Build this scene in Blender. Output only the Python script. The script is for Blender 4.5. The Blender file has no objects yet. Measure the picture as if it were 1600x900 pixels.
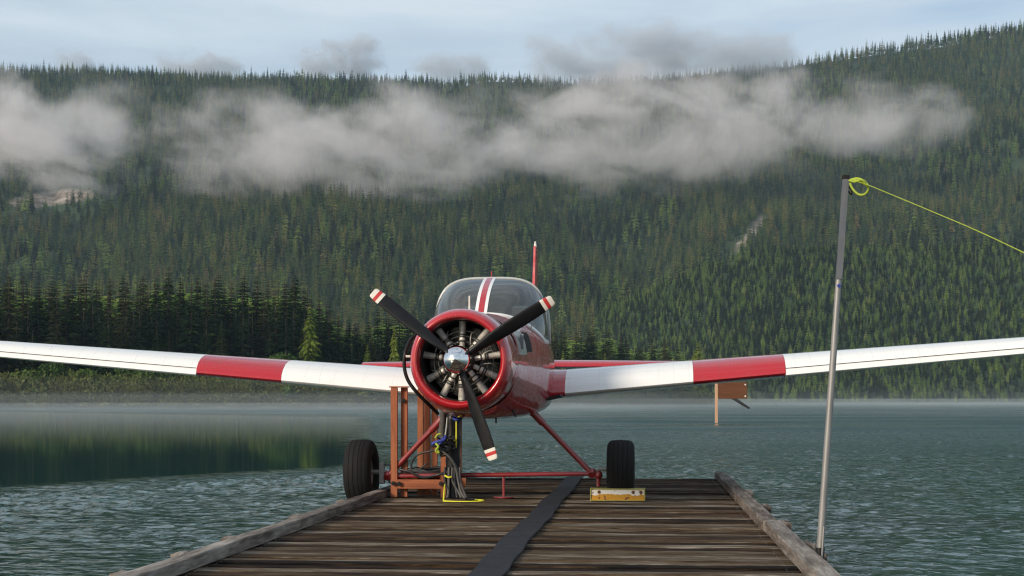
import bpy, bmesh, math, random
import numpy as np
from mathutils import Vector, Matrix, noise as mnoise
random.seed(7); rng = np.random.default_rng(7)
R = math.radians
sc = bpy.context.scene
col = sc.collection

# ------------------------------------------------------------------ camera, sky, sun, exposure
F, HZ, CAMZ, DECK = 2222.2, 626.0, 2.1, 0.8
cam_d = bpy.data.cameras.new('camera'); cam = bpy.data.objects.new('camera', cam_d); col.objects.link(cam)
cam.location = (0, 0, CAMZ); cam.rotation_euler = (R(90), 0, 0)
cam_d.sensor_width = 36; cam_d.lens = 36 * F / 1600; cam_d.shift_y = (HZ - 450) / 1600
cam_d.clip_start = 0.1; cam_d.clip_end = 30000
sc.camera = cam

SUN_EL, SUN_AZ = 22.0, 226.0            # azimuth clockwise from +Y: behind the camera, to the left
w = bpy.data.worlds.new('World'); sc.world = w; w.use_nodes = True
nt = w.node_tree; nt.nodes.clear()
def N(t, ty, **kw):
    n = t.nodes.new(ty)
    for k, v in kw.items():
        if k == 'inp':
            for a, b in v.items(): n.inputs[a].default_value = b
        else: setattr(n, k, v)
    return n
sky = N(nt, 'ShaderNodeTexSky', sky_type='NISHITA', sun_disc=False)
sky.sun_elevation = R(SUN_EL); sky.sun_rotation = R(SUN_AZ); sky.air_density = 1.0; sky.dust_density = 1.5; sky.ozone_density = 1.5
tc = N(nt, 'ShaderNodeTexCoord')
mp = N(nt, 'ShaderNodeMapping'); mp.inputs['Scale'].default_value = (1.2, 1.2, 9.0); mp.inputs['Rotation'].default_value = (R(4), R(-7), 0)
nz = N(nt, 'ShaderNodeTexNoise', inp={'Scale': 1.6, 'Detail': 7.0, 'Roughness': 0.55, 'Distortion': 0.4})
rp = N(nt, 'ShaderNodeMapRange', inp={'From Min': 0.36, 'From Max': 0.64, 'To Min': 0.25, 'To Max': 0.95})
mx = N(nt, 'ShaderNodeMix', data_type='RGBA')
mx.inputs['B'].default_value = (5.2, 5.9, 6.5, 1)
bg = N(nt, 'ShaderNodeBackground', inp={'Strength': 0.12})
wo = N(nt, 'ShaderNodeOutputWorld')
L = nt.links.new
L(tc.outputs['Generated'], mp.inputs['Vector']); L(mp.outputs['Vector'], nz.inputs['Vector'])
L(nz.outputs['Fac'], rp.inputs['Value']); L(rp.outputs['Result'], mx.inputs['Factor'])
L(sky.outputs['Color'], mx.inputs['A']); L(mx.outputs['Result'], bg.inputs['Color']); L(bg.outputs['Background'], wo.inputs['Surface'])

sun_d = bpy.data.lights.new('sun', 'SUN'); sun = bpy.data.objects.new('sun', sun_d); col.objects.link(sun)
sun_d.energy = 3.0; sun_d.angle = R(12); sun_d.color = (1.0, 0.86, 0.70)
sdir = Vector((math.sin(R(SUN_AZ)) * math.cos(R(SUN_EL)), math.cos(R(SUN_AZ)) * math.cos(R(SUN_EL)), math.sin(R(SUN_EL))))
sun.rotation_euler = sdir.to_track_quat('Z', 'Y').to_euler()

sc.view_settings.view_transform = 'Standard'; sc.view_settings.look = 'None'
sc.view_settings.exposure = 0.18; sc.view_settings.gamma = 1.0
try:
    sc.cycles.use_denoising = True; sc.cycles.use_adaptive_sampling = False; sc.cycles.filter_width = 1.2; sc.cycles.volume_bounces = 3; sc.cycles.max_bounces = 8
    sc.cycles.transparent_max_bounces = 16; sc.cycles.sample_clamp_indirect = 4.0
except Exception: pass

# ------------------------------------------------------------------ helpers
def P(px, py, d): return Vector(((px - 800) * d / F, d, CAMZ + (HZ - py) * d / F))
def dz(py, h=CAMZ - DECK): return h * F / (py - HZ)

class MB:
    """collects geometry for ONE mesh object"""
    def __init__(s): s.v = []; s.f = []; s.m = []
    def add(s, vs, fs, mi=0):
        o = len(s.v); s.v += [tuple(v) for v in vs]; s.f += [tuple(i + o for i in f) for f in fs]; s.m += [mi] * len(fs); return s
    def box(s, lo, hi, M=None, mi=0, b=0.0):
        (x0, y0, z0), (x1, y1, z1) = lo, hi
        if b <= 0:
            vs = [Vector(p) for p in ((x0,y0,z0),(x1,y0,z0),(x1,y1,z0),(x0,y1,z0),(x0,y0,z1),(x1,y0,z1),(x1,y1,z1),(x0,y1,z1))]
            fs = [(0,3,2,1),(4,5,6,7),(0,1,5,4),(1,2,6,5),(2,3,7,6),(3,0,4,7)]
        else:
            vs = []; fs = []
            for z, k in ((z0, b), (z0 + b, 0), (z1 - b, 0), (z1, b)):
                vs += [Vector(p) for p in ((x0+k,y0+k,z),(x1-k,y0+k,z),(x1-k,y1-k,z),(x0+k,y1-k,z))]
            for r in range(3):
                for i in range(4):
                    j = (i + 1) % 4; fs.append((r*4+i, r*4+j, r*4+4+j, r*4+4+i))
            fs += [(3,2,1,0), (12,13,14,15)]
        if M is not None: vs = [M @ v for v in vs]
        return s.add(vs, fs, mi)
    def tube(s, pts, r, n=8, cap=True, mi=0):
        pts = [Vector(p) for p in pts]; rs = r if isinstance(r, (list, tuple)) else [r] * len(pts)
        vs = []; fs = []; up = None
        for i, p in enumerate(pts):
            t = (pts[min(i+1, len(pts)-1)] - pts[max(i-1, 0)]).normalized()
            if up is None: up = Vector((0,0,1)) if abs(t.z) < .9 else Vector((1,0,0))
            a = t.cross(up).normalized(); bb = a.cross(t).normalized(); up = bb
            for k in range(n):
                an = 2*math.pi*k/n; vs.append(p + (a*math.cos(an) + bb*math.sin(an)) * rs[i])
        for i in range(len(pts)-1):
            for k in range(n):
                k2 = (k+1) % n; fs.append((i*n+k, i*n+k2, (i+1)*n+k2, (i+1)*n+k))
        if cap: fs += [tuple(range(n))[::-1], tuple((len(pts)-1)*n+k for k in range(n))]
        return s.add(vs, fs, mi)
    def lathe(s, prof, O, ax, n=32, mi=0, close=False):
        """prof: (along, radius) pairs about axis ax through O"""
        ax = Vector(ax).normalized(); u = ax.orthogonal().normalized(); v = ax.cross(u); O = Vector(O)
        vs = [O + ax*a + (u*math.cos(2*math.pi*k/n) + v*math.sin(2*math.pi*k/n))*r for a, r in prof for k in range(n)]
        fs = []; m = len(prof)
        for i in range(m if close else m-1):
            j = (i+1) % m
            for k in range(n):
                k2 = (k+1) % n; fs.append((i*n+k, i*n+k2, j*n+k2, j*n+k))
        return s.add(vs, fs, mi)
    def grid(s, rows, mi=0, closed=False):
        n = len(rows[0]); vs = [p for r in rows for p in r]; fs = []
        for i in range(len(rows)-1):
            for k in range(n if closed else n-1):
                k2 = (k+1) % n; fs.append((i*n+k, i*n+k2, (i+1)*n+k2, (i+1)*n+k))
        return s.add(vs, fs, mi)
    def mesh(s, name, mats, smooth=False, fix=True):
        me = bpy.data.meshes.new(name); me.from_pydata(s.v, [], s.f)
        for m in (mats if isinstance(mats, (list, tuple)) else [mats]): me.materials.append(m)
        me.polygons.foreach_set('material_index', s.m)
        if fix:
            bm = bmesh.new(); bm.from_mesh(me); bmesh.ops.recalc_face_normals(bm, faces=bm.faces); bm.to_mesh(me); bm.free()
        if smooth:
            me.polygons.foreach_set('use_smooth', [True]*len(me.polygons))
            if smooth != 'all':
                try: me.set_sharp_from_angle(angle=R(smooth if smooth is not True else 40))
                except Exception: pass
        me.update(); return me
    def build(s, name, mats, parent=None, smooth=False, fix=True):
        o = bpy.data.objects.new(name, s.mesh(name, mats, smooth, fix)); col.objects.link(o)
        if parent is not None: o.parent = parent
        return o
def tag(o, label=None, cat=None, group=None, kind=None):
    if label: o['label'] = label
    if cat: o['category'] = cat
    if group: o['group'] = group
    if kind: o['kind'] = kind
    return o
def empty(name, loc=(0,0,0), rz=0.0):
    o = bpy.data.objects.new(name, None); o.empty_display_size = .2; col.objects.link(o)
    o.location = loc; o.rotation_euler = (0, 0, rz); return o
def catmull(pts, k=6):
    pts = [Vector(p) for p in pts]; q = [pts[0]*2 - pts[1]] + pts + [pts[-1]*2 - pts[-2]]; out = []
    for i in range(1, len(q)-2):
        for j in range(k):
            t = j/k; a, b, c, d = q[i-1], q[i], q[i+1], q[i+2]
            out.append(.5*((2*b) + (c-a)*t + (2*a-5*b+4*c-d)*t*t + (3*b-a-3*c+d)*t**3))
    out.append(pts[-1]); return out

# ------------------------------------------------------------------ materials
def mat(name):
    m = bpy.data.materials.new(name); m.use_nodes = True
    t = m.node_tree; return m, t, t.nodes['Principled BSDF']
def ramp(t, stops):
    r = t.nodes.new('ShaderNodeValToRGB'); e = r.color_ramp.elements
    while len(e) < len(stops): e.new(0.5)
    for x, (p, c) in zip(e, stops): x.position = p; x.color = (*c, 1)
    return r
def simple(name, c, rough=.5, metal=0.0, var=.12, scale=8.0, coat=0.0, bump=0.0, rvar=.15, spec=.5, stretch=(1,1,1)):
    m, t, b = mat(name); k = t.links.new
    tc = t.nodes.new('ShaderNodeTexCoord'); mp = N(t, 'ShaderNodeMapping'); mp.inputs['Scale'].default_value = stretch
    nz = N(t, 'ShaderNodeTexNoise', inp={'Scale': scale, 'Detail': 6.0, 'Roughness': .6})
    k(tc.outputs['Object'], mp.inputs['Vector']); k(mp.outputs['Vector'], nz.inputs['Vector'])
    lo = tuple(x*(1-var) for x in c); hi = tuple(min(1, x*(1+var)) for x in c)
    r = ramp(t, [(.3, lo), (.7, hi)]); k(nz.outputs['Fac'], r.inputs['Fac']); k(r.outputs['Color'], b.inputs['Base Color'])
    mr = N(t, 'ShaderNodeMapRange', inp={'From Min': .3, 'From Max': .7, 'To Min': max(0.02, rough-rvar*.5), 'To Max': min(1, rough+rvar*.5)})
    k(nz.outputs['Fac'], mr.inputs['Value']); k(mr.outputs['Result'], b.inputs['Roughness'])
    b.inputs['Metallic'].default_value = metal; b.inputs['Coat Weight'].default_value = coat; b.inputs['Coat Roughness'].default_value = .06
    b.inputs['Specular IOR Level'].default_value = spec
    if bump:
        bp = N(t, 'ShaderNodeBump', inp={'Strength': bump, 'Distance': .01}); k(nz.outputs['Fac'], bp.inputs['Height']); k(bp.outputs['Normal'], b.inputs['Normal'])
    return m
def paint(name, c, dirt=(.10,.07,.05), amt=.35, rough=.28, axis='X', pitch=.41):
    """glossy aircraft paint with fine dirt and dried drips"""
    m, t, b = mat(name); k = t.links.new
    tc = t.nodes.new('ShaderNodeTexCoord')
    n1 = N(t, 'ShaderNodeTexNoise', inp={'Scale': 3.0, 'Detail': 8.0, 'Roughness': .65}); k(tc.outputs['Object'], n1.inputs['Vector'])
    n2 = N(t, 'ShaderNodeTexNoise', inp={'Scale': 60.0, 'Detail': 3.0, 'Roughness': .7}); k(tc.outputs['Object'], n2.inputs['Vector'])
    r1 = N(t, 'ShaderNodeMapRange', inp={'From Min': .58, 'From Max': .8, 'To Min': 0, 'To Max': amt}); k(n1.outputs['Fac'], r1.inputs['Value'])
    r2 = N(t, 'ShaderNodeMapRange', inp={'From Min': .66, 'From Max': .74, 'To Min': 0, 'To Max': amt*.8}); k(n2.outputs['Fac'], r2.inputs['Value'])
    mxm = N(t, 'ShaderNodeMath', operation='MAXIMUM'); k(r1.outputs[0], mxm.inputs[0]); k(r2.outputs[0], mxm.inputs[1])
    sp_ = t.nodes.new('ShaderNodeSeparateXYZ'); k(tc.outputs['Object'], sp_.inputs[0])
    def mm(op, *a):
        n = N(t, 'ShaderNodeMath', operation=op)
        for i, q in enumerate(a):
            if isinstance(q, (int, float)): n.inputs[i].default_value = q
            else: k(q, n.inputs[i])
        return n.outputs[0]
    def near(v, p, wd_): return mm('LESS_THAN', mm('MULTIPLY', mm('ABSOLUTE', mm('SUBTRACT', mm('FRACT', mm('DIVIDE', v, p)), .5)), p), wd_)
    other = sp_.outputs['Y' if axis == 'X' else 'Z']; main = sp_.outputs[axis]
    riv = mm('MULTIPLY', near(main, pitch, .006), near(other, .045, .011)); riv2 = mm('MULTIPLY', near(other, .52, .006), near(main, .045, .011))
    seam = mm('MULTIPLY', near(main, pitch*4, .003), .4)
    mk_ = mm('MAXIMUM', mm('MULTIPLY', mm('MAXIMUM', riv, riv2), .35), seam); mxm_ = mm('MAXIMUM', mxm.outputs[0], mk_)
    mix = N(t, 'ShaderNodeMix', data_type='RGBA'); mix.inputs['A'].default_value = (*c, 1); mix.inputs['B'].default_value = (*dirt, 1)
    k(mxm_, mix.inputs['Factor']); k(mix.outputs['Result'], b.inputs['Base Color'])
    rr = N(t, 'ShaderNodeMapRange', inp={'From Min': .3, 'From Max': .75, 'To Min': rough-.08, 'To Max': rough+.2}); k(n1.outputs['Fac'], rr.inputs['Value']); k(rr.outputs[0], b.inputs['Roughness'])
    b.inputs['Coat Weight'].default_value = .8; b.inputs['Coat Roughness'].default_value = .06
    bp = N(t, 'ShaderNodeBump', inp={'Strength': .05, 'Distance': .02}); k(n1.outputs['Fac'], bp.inputs['Height']); k(bp.outputs['Normal'], b.inputs['Normal'])
    return m
def wood(name, stops, along='X', fine=26.0, rough=.85, spec=.25, bump=.6, rnd=.35, dist=.02):
    """weathered timber, grain running along one object axis; each object takes its own tone"""
    m, t, b = mat(name); k = t.links.new
    tc = t.nodes.new('ShaderNodeTexCoord'); oi = t.nodes.new('ShaderNodeObjectInfo')
    off = N(t, 'ShaderNodeVectorMath', operation='SCALE'); off.inputs[0].default_value = (17, 31, 13); k(oi.outputs['Random'], off.inputs['Scale'])
    ad = N(t, 'ShaderNodeVectorMath', operation='ADD'); k(tc.outputs['Object'], ad.inputs[0]); k(off.outputs[0], ad.inputs[1])
    mp = N(t, 'ShaderNodeMapping'); s = [fine]*3; s['XYZ'.index(along)] = fine*.085; mp.inputs['Scale'].default_value = s; k(ad.outputs[0], mp.inputs['Vector'])
    n1 = N(t, 'ShaderNodeTexNoise', inp={'Scale': 1.0, 'Detail': 8.0, 'Roughness': .68, 'Distortion': .5}); k(mp.outputs[0], n1.inputs['Vector'])
    mp2 = N(t, 'ShaderNodeMapping'); s2 = [fine*.14]*3; s2['XYZ'.index(along)] = fine*.03; mp2.inputs['Scale'].default_value = s2; k(ad.outputs[0], mp2.inputs['Vector'])
    n2 = N(t, 'ShaderNodeTexNoise', inp={'Scale': 1.0, 'Detail': 4.0, 'Roughness': .6}); k(mp2.outputs[0], n2.inputs['Vector'])
    a1 = N(t, 'ShaderNodeMath', operation='MULTIPLY_ADD'); k(n1.outputs['Fac'], a1.inputs[0]); a1.inputs[1].default_value = 1.25
    k(n2.outputs['Fac'], a1.inputs[2])
    rn = N(t, 'ShaderNodeMapRange', inp={'To Min': -rnd/2, 'To Max': rnd/2}); k(oi.outputs['Random'], rn.inputs['Value'])
    a2 = N(t, 'ShaderNodeMath', operation='ADD'); k(a1.outputs[0], a2.inputs[0]); k(rn.outputs[0], a2.inputs[1])
    mr = N(t, 'ShaderNodeMapRange', inp={'From Min': .75, 'From Max': 1.5}); k(a2.outputs[0], mr.inputs['Value'])
    r = ramp(t, stops); k(mr.outputs[0], r.inputs['Fac']); k(r.outputs['Color'], b.inputs['Base Color'])
    b.inputs['Roughness'].default_value = rough; b.inputs['Specular IOR Level'].default_value = spec
    bp = N(t, 'ShaderNodeBump', inp={'Strength': bump, 'Distance': dist}); k(n1.outputs['Fac'], bp.inputs['Height']); k(bp.outputs['Normal'], b.inputs['Normal'])
    return m
def foliage(name, stops, scale=.35, transl=.25):
    m, t, b = mat(name); k = t.links.new
    oi = t.nodes.new('ShaderNodeObjectInfo'); ge = t.nodes.new('ShaderNodeNewGeometry')
    nz = N(t, 'ShaderNodeTexNoise', inp={'Scale': scale, 'Detail': 3.0, 'Roughness': .7}); k(ge.outputs['Position'], nz.inputs['Vector'])
    a = N(t, 'ShaderNodeMath', operation='MULTIPLY_ADD'); k(nz.outputs['Fac'], a.inputs[0]); a.inputs[1].default_value = .5; 
    m2 = N(t, 'ShaderNodeMath', operation='MULTIPLY_ADD'); k(oi.outputs['Random'], m2.inputs[0]); m2.inputs[1].default_value = .95; m2.inputs[2].default_value = -.22
    k(m2.outputs[0], a.inputs[2])
    r = ramp(t, stops); k(a.outputs[0], r.inputs['Fac']); k(r.outputs['Color'], b.inputs['Base Color'])
    b.inputs['Roughness'].default_value = .8; b.inputs['Specular IOR Level'].default_value = .06
    if transl:
        tr = t.nodes.new('ShaderNodeBsdfTranslucent'); k(r.outputs['Color'], tr.inputs['Color'])
        ms = N(t, 'ShaderNodeMixShader', inp={'Fac': transl}); k(b.outputs[0], ms.inputs[1]); k(tr.outputs[0], ms.inputs[2])
        k(ms.outputs[0], t.nodes['Material Output'].inputs['Surface'])
    return m
def tube_pts_jit(p, a): return [Vector(q) + Vector((random.uniform(-a,a), random.uniform(-a,a), random.uniform(-a,a))) for q in p]

M = {}
M['red'] = paint('red_paint', (.42, .011, .018), amt=.3, rough=.2)
M['body'] = paint('red_body_paint', (.42, .011, .018), amt=.45, rough=.22, axis='Y', pitch=.36)
M['red_tube'] = paint('red_tube_paint', (.22, .016, .018), amt=.6, rough=.4)
M['white'] = paint('white_paint', (.80, .80, .78), dirt=(.45,.43,.38), amt=.3, rough=.32)
M['cream'] = simple('tip_white', (.72,.68,.6), .5, var=.08)
M['tipred'] = simple('tip_red', (.5,.03,.03), .5, var=.1)
M['black'] = simple('blade_black', (.007,.007,.008), .45, spec=.3, var=.25, rvar=.2)
M['rubber'] = simple('tyre_rubber', (.009,.0088,.0085), .8, spec=.25, var=.35, scale=14, bump=.1)
M['mat'] = simple('rubber_mat', (.020,.021,.025), .8, spec=.2, var=.5, scale=9, bump=.3, rvar=.3)
M['chrome'] = simple('chrome', (.82,.82,.83), .09, 1.0, var=.03, rvar=.08, scale=3)
M['steel'] = simple('galvanised_steel', (.27,.265,.255), .55, .55, var=.25, scale=14, rvar=.25, stretch=(1,1,.15))
M['dsteel'] = simple('dark_steel', (.17,.175,.185), .5, .6, var=.25, scale=12, stretch=(1,1,.2))
M['engine'] = simple('engine_dark', (.05,.05,.047), .5, .4, var=.4)
M['fin'] = simple('cylinder_fin', (.24,.235,.21), .5, .3, var=.4)
M['tubeg'] = simple('pushrod_grey', (.58,.56,.50), .42, .3, var=.35, scale=20)
M['copper'] = simple('rusty_rod', (.5,.27,.14), .55, .2, var=.2, scale=20)
M['panel'] = paint('grey_panel', (.42,.43,.41), amt=.6, rough=.4)
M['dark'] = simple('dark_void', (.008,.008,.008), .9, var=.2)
M['cabin'] = simple('cabin_dark', (.24,.27,.26), .8, var=.3)
M['cable'] = simple('black_cable', (.02,.02,.022), .5, var=.3)
M['gcable'] = simple('grey_cable', (.075,.07,.065), .55, var=.2)
M['hose'] = simple('grey_hose', (.06,.057,.05), .8, var=.5, scale=30, bump=.5)
M['yrope'] = simple('yellow_rope', (.62,.60,.03), .7, var=.2, scale=60)
M['nrope'] = simple('neon_rope', (.30,.38,.03), .6, var=.2, scale=60)
M['blue'] = simple('blue_strap', (.02,.04,.26), .6, var=.2)
M['orange_wood'] = wood('stained_wood', [(.0,(.12,.032,.014)), (.45,(.30,.095,.04)), (1,(.42,.17,.08))], 'Z', 20, .7, .3, .3, .3)
M['orange_woodx'] = wood('stained_rail_wood', [(.0,(.12,.032,.014)), (.45,(.30,.095,.04)), (1,(.42,.17,.08))], 'X', 20, .7, .3, .3, .3)
M['plank'] = wood('weathered_plank', [(.0,(.004,.003,.002)), (.28,(.026,.014,.007)), (.52,(.066,.041,.022)), (.76,(.115,.088,.058)), (1,(.25,.215,.175))], 'X', 38, .85, .12, 1.0, .55)
M['curb'] = wood('grey_timber', [(.0,(.035,.024,.018)), (.35,(.12,.098,.082)), (.7,(.25,.22,.19)), (1,(.40,.36,.32))], 'Y', 26, .85, .2, .2, .3)
M['board'] = wood('rusty_board', [(.0,(.07,.027,.012)), (.5,(.125,.052,.024)), (1,(.18,.08,.038))], 'X', 1.6, .8, .2, .2, .1)
M['postw'] = wood('pale_post', [(.0,(.3,.17,.1)), (.5,(.5,.3,.19)), (1,(.6,.38,.25))], 'Z', 6, .8, .2, .2, .1)
M['bark'] = simple('bark', (.06,.045,.035), .95, var=.4, scale=3)
# dark glass: tinted, reflecting
m, t, b = mat('windscreen_glass'); k = t.links.new
tr = N(t, 'ShaderNodeBsdfTransparent'); tr.inputs['Color'].default_value = (.80,.86,.84,1)
gl = N(t, 'ShaderNodeBsdfGlossy', inp={'Roughness': .04}); gl.inputs['Color'].default_value = (.9,.95,.95,1)
lw = N(t, 'ShaderNodeFresnel', inp={'IOR': 1.55}); ms = N(t, 'ShaderNodeMixShader')
df = N(t, 'ShaderNodeBsdfDiffuse'); df.inputs['Color'].default_value = (.55,.62,.60,1); md_ = N(t, 'ShaderNodeMixShader', inp={'Fac': .10})
k(tr.outputs[0], md_.inputs[1]); k(df.outputs[0], md_.inputs[2]); k(lw.outputs[0], ms.inputs['Fac']); k(md_.outputs[0], ms.inputs[1]); k(gl.outputs[0], ms.inputs[2]); k(ms.outputs[0], t.nodes['Material Output'].inputs['Surface'])
M['glass'] = m

# ------------------------------------------------------------------ water
m, t, b = mat('lake_water'); k = t.links.new
ge = t.nodes.new('ShaderNodeNewGeometry'); sx = t.nodes.new('ShaderNodeSeparateXYZ'); k(ge.outputs['Position'], sx.inputs[0])
def mth(op, a, bb=None, c=None):
    n = N(t, 'ShaderNodeMath', operation=op)
    for i, q in enumerate((a, bb, c)):
        if q is None: continue
        if isinstance(q, (int, float)): n.inputs[i].default_value = q
        else: k(q, n.inputs[i])
    return n.outputs[0]
def mrange(v, a, bb, lo, hi):
    n = N(t, 'ShaderNodeMapRange', interpolation_type='SMOOTHSTEP', inp={'From Min': a, 'From Max': bb, 'To Min': lo, 'To Max': hi}); k(v, n.inputs['Value']); return n.outputs[0]
def noise(scale, detail=3, rough=.55, sc_=(1,1,1), rot=0, dist=0):
    mp = N(t, 'ShaderNodeMapping'); mp.inputs['Scale'].default_value = sc_; mp.inputs['Rotation'].default_value = (0,0,rot); k(ge.outputs['Position'], mp.inputs['Vector'])
    n = N(t, 'ShaderNodeTexNoise', inp={'Scale': scale, 'Detail': detail, 'Roughness': rough, 'Distortion': dist}); k(mp.outputs[0], n.inputs['Vector']); return n.outputs['Fac']
edge = noise(.06, 3, .6, (1, .35, 1))
yy = mth('ADD', sx.outputs['Y'], mth('MULTIPLY', mth('SUBTRACT', edge, .5), 9.0))
nearcut = mrange(mth('SUBTRACT', yy, mth('MULTIPLY', sx.outputs['X'], 1.3)), 47, 54, 0, 1)      # calm beyond a slanting line
farcut = mrange(mth('ADD', yy, mth('MULTIPLY', sx.outputs['X'], 1.1)), 140, 230, 1, 0)
side = mrange(mth('ADD', sx.outputs['X'], mth('MULTIPLY', sx.outputs['Y'], .105)), -1.5, 3.0, 1, 0)
calm = mth('MULTIPLY', mth('MULTIPLY', nearcut, farcut), side)
gust = noise(.045, 4, .6, (.35, 1, 1), .05)
gustn = noise(.16, 3, .6, (.22, 1, 1), .06)
amp = mth('ADD', mrange(gust, .38, .60, .25, 1.4), mrange(gustn, .42, .62, -.2, .7))
amp = mth('MULTIPLY', amp, mth('SUBTRACT', 1.0, mth('MULTIPLY', calm, .985)))
lane = mrange(mth('ABSOLUTE', mth('SUBTRACT', mth('SUBTRACT', yy, mth('MULTIPLY', sx.outputs['X'], 1.3)), 46.0)), 2.0, 9.0, .55, 0)
lane2 = mth('MULTIPLY', mrange(mth('ABSOLUTE', mth('SUBTRACT', yy, 80.0)), 15.0, 50.0, .45, 0), mrange(sx.outputs['X'], 0, 8, 0, 1))
amp = mth('MULTIPLY', mth('ADD', amp, mth('ADD', lane, lane2)), mth('SUBTRACT', 1.0, mth('MULTIPLY', calm, .975)))
k(mth('ADD', mth('MULTIPLY', mth('MINIMUM', amp, 1.3), mrange(sx.outputs['Y'], 22, 140, .02, .38)), .05), b.inputs['Roughness'])
w1 = noise(2.1, 2, .5, (.8, 1, 1), .1, .3); w2 = noise(4.6, 2, .5, (.75, 1, 1), -.2, .5); w3 = noise(.5, 2, .5, (.6, 1, 1), .05)
pk = mth('ADD', mth('MULTIPLY', mrange(w1, .48, .78, 0, 1), .075), mth('MULTIPLY', mrange(w2, .48, .76, 0, 1), .048))
hgt = mth('ADD', pk, mth('MULTIPLY', w3, .035))
hgt = mth('MULTIPLY', hgt, mth('MULTIPLY', amp, mrange(sx.outputs['Y'], 30, 100, .30, 2.4)))
bp = N(t, 'ShaderNodeBump', inp={'Strength': 1.0, 'Distance': 1.0}); k(hgt, bp.inputs['Height']); k(bp.outputs['Normal'], b.inputs['Normal'])
b.inputs['Base Color'].default_value = (.015,.058,.050,1); b.inputs['Roughness'].default_value = .05; b.inputs['IOR'].default_value = 1.33
M['water'] = m
# one sheet: real waves near the dock, flat sheet with fine relief beyond
yr = [8.0]
while yr[-1] < 108: yr.append(yr[-1] + max(.055, yr[-1]**2/6500))
yr = np.array(yr); ur = np.linspace(-.43, .43, 960)
WX = yr[:,None]*ur[None,:]; WY = np.repeat(yr[:,None], len(ur), 1)
def sst(v, a, b): q = np.clip((v-a)/(b-a), 0, 1); return q*q*(3-2*q)
rw = np.random.default_rng(3)
lowf = sum(np.sin(WX*kx + WY*ky + p) for kx, ky, p in ((.11,.31,1.0),(-.07,.47,2.2),(.19,.22,.4),(.05,.83,3.0)))/4
patch_ = sum(np.sin(WX*kx + WY*ky + p) for kx, ky, p in ((.9,1.7,.3),(-.6,2.3,1.9),(.4,1.1,4.2)))/3
line_ = WY - 1.3*WX
cal = sst(line_ + lowf*3 + patch_*1.6, 46.5, 52.5)*(1 - sst(WX + .105*WY, -2.0, 3.0))
wamp = (.62 + .38*lowf + .18*patch_ + .75*np.exp(-((line_-44)/6.0)**2)*(WX < 0) + .45*np.exp(-((WY-85)/30.0)**2)*(WX > 0))
wamp = np.clip(wamp, .22, 1.7)*(1-cal)
H0 = np.zeros_like(WX); nW = 56
for q in range(nW):
    lam = .16*(5.5**(q/(nW-1.0))); kk = 2*math.pi/lam; th = rw.normal(R(62), R(38)); ph_ = rw.uniform(0, 6.28)
    H0 += (.130*math.sqrt(2.0/nW)/kk)*np.sin(kk*(WX*math.cos(th) + WY*math.sin(th)) + ph_)
H0 = H0*wamp*(.90+1.5*sst(WY, 18, 60))
edge_ = np.minimum(sst(WY, 8, 9), 1-sst(WY, 96, 107.5))*sst(.43-np.abs(ur)[None,:], 0, .01)
H0 *= edge_
nyw, nxw = WX.shape; idx = np.arange(nyw*nxw).reshape(nyw, nxw)
vw = np.stack([WX, WY, H0], -1).reshape(-1, 3); y0w, y1w = yr[0], yr[-1]
ext = np.array([(-6000,-300,0),(6000,-300,0),(6000,y0w,0),(-6000,y0w,0),(-6000,y1w,0),(6000,y1w,0),(6000,9000,0),(-6000,9000,0)], float)
qf = np.stack([idx[:-1,:-1], idx[:-1,1:], idx[1:,1:], idx[1:,:-1]], -1).reshape(-1, 4); b0 = nyw*nxw
rim = np.array([(b0,b0+1,b0+2,b0+3),(b0+3,idx[0,0],idx[-1,0],b0+4),(idx[0,-1],b0+2,b0+5,idx[-1,-1]),(b0+4,b0+5,b0+6,b0+7)])
va = np.concatenate([vw, ext]).astype(np.float32); fa = np.concatenate([qf, rim]).astype(np.int32)
me = bpy.data.meshes.new('water'); me.vertices.add(len(va)); me.vertices.foreach_set('co', va.reshape(-1))
me.loops.add(fa.size); me.loops.foreach_set('vertex_index', fa.reshape(-1)); me.polygons.add(len(fa)); me.polygons.foreach_set('loop_start', np.arange(0, fa.size, 4, dtype=np.int32))
me.update(calc_edges=True); me.polygons.foreach_set('use_smooth', [True]*len(fa)); me.materials.append(M['water'])
wo_ = bpy.data.objects.new('water', me); col.objects.link(wo_)
tag(wo_, 'teal lake water, rippled by wind with a calm dark patch', kind='structure')

# ------------------------------------------------------------------ hills
SKY_X = [-700,-300,0,150,300,450,600,700,760,830,900,1000,1100,1150,1230,1300,1400,1500,1600,1800,2300]
SKY_Y = [120,108,104,104,113,117,122,124,113,117,121,113,104,98,93,85,66,50,38,20,20]
SP_X = [700,880,940,1000,1100,1190,1300,1450,1600,2300]; SP_Y = [640,510,475,448,410,384,376,378,372,360]
def smooth(t): t = np.clip(t, 0, 1); return t*t*(3-2*t)
def vnoise(x, y, seed=0):
    """cheap value noise, vectorised"""
    xi = np.floor(x).astype(int); yi = np.floor(y).astype(int); fx = smooth(x-xi); fy = smooth(y-yi)
    def h(a, b): 
        q = (a*374761393 + b*668265263 + seed*1442695) & 0xffffffff; q = ((q ^ (q >> 13))*1274126177) & 0xffffffff
        return ((q ^ (q >> 16)) & 0xffff)/65535.0
    return (h(xi,yi)*(1-fx)+h(xi+1,yi)*fx)*(1-fy) + (h(xi,yi+1)*(1-fx)+h(xi+1,yi+1)*fx)*fy
def fbm(x, y, o=4, seed=0):
    s = 0; a = 1; n = 0
    for i in range(o): s = s + a*vnoise(x*2**i, y*2**i, seed+i); n += a; a *= .5
    return s/n
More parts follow.
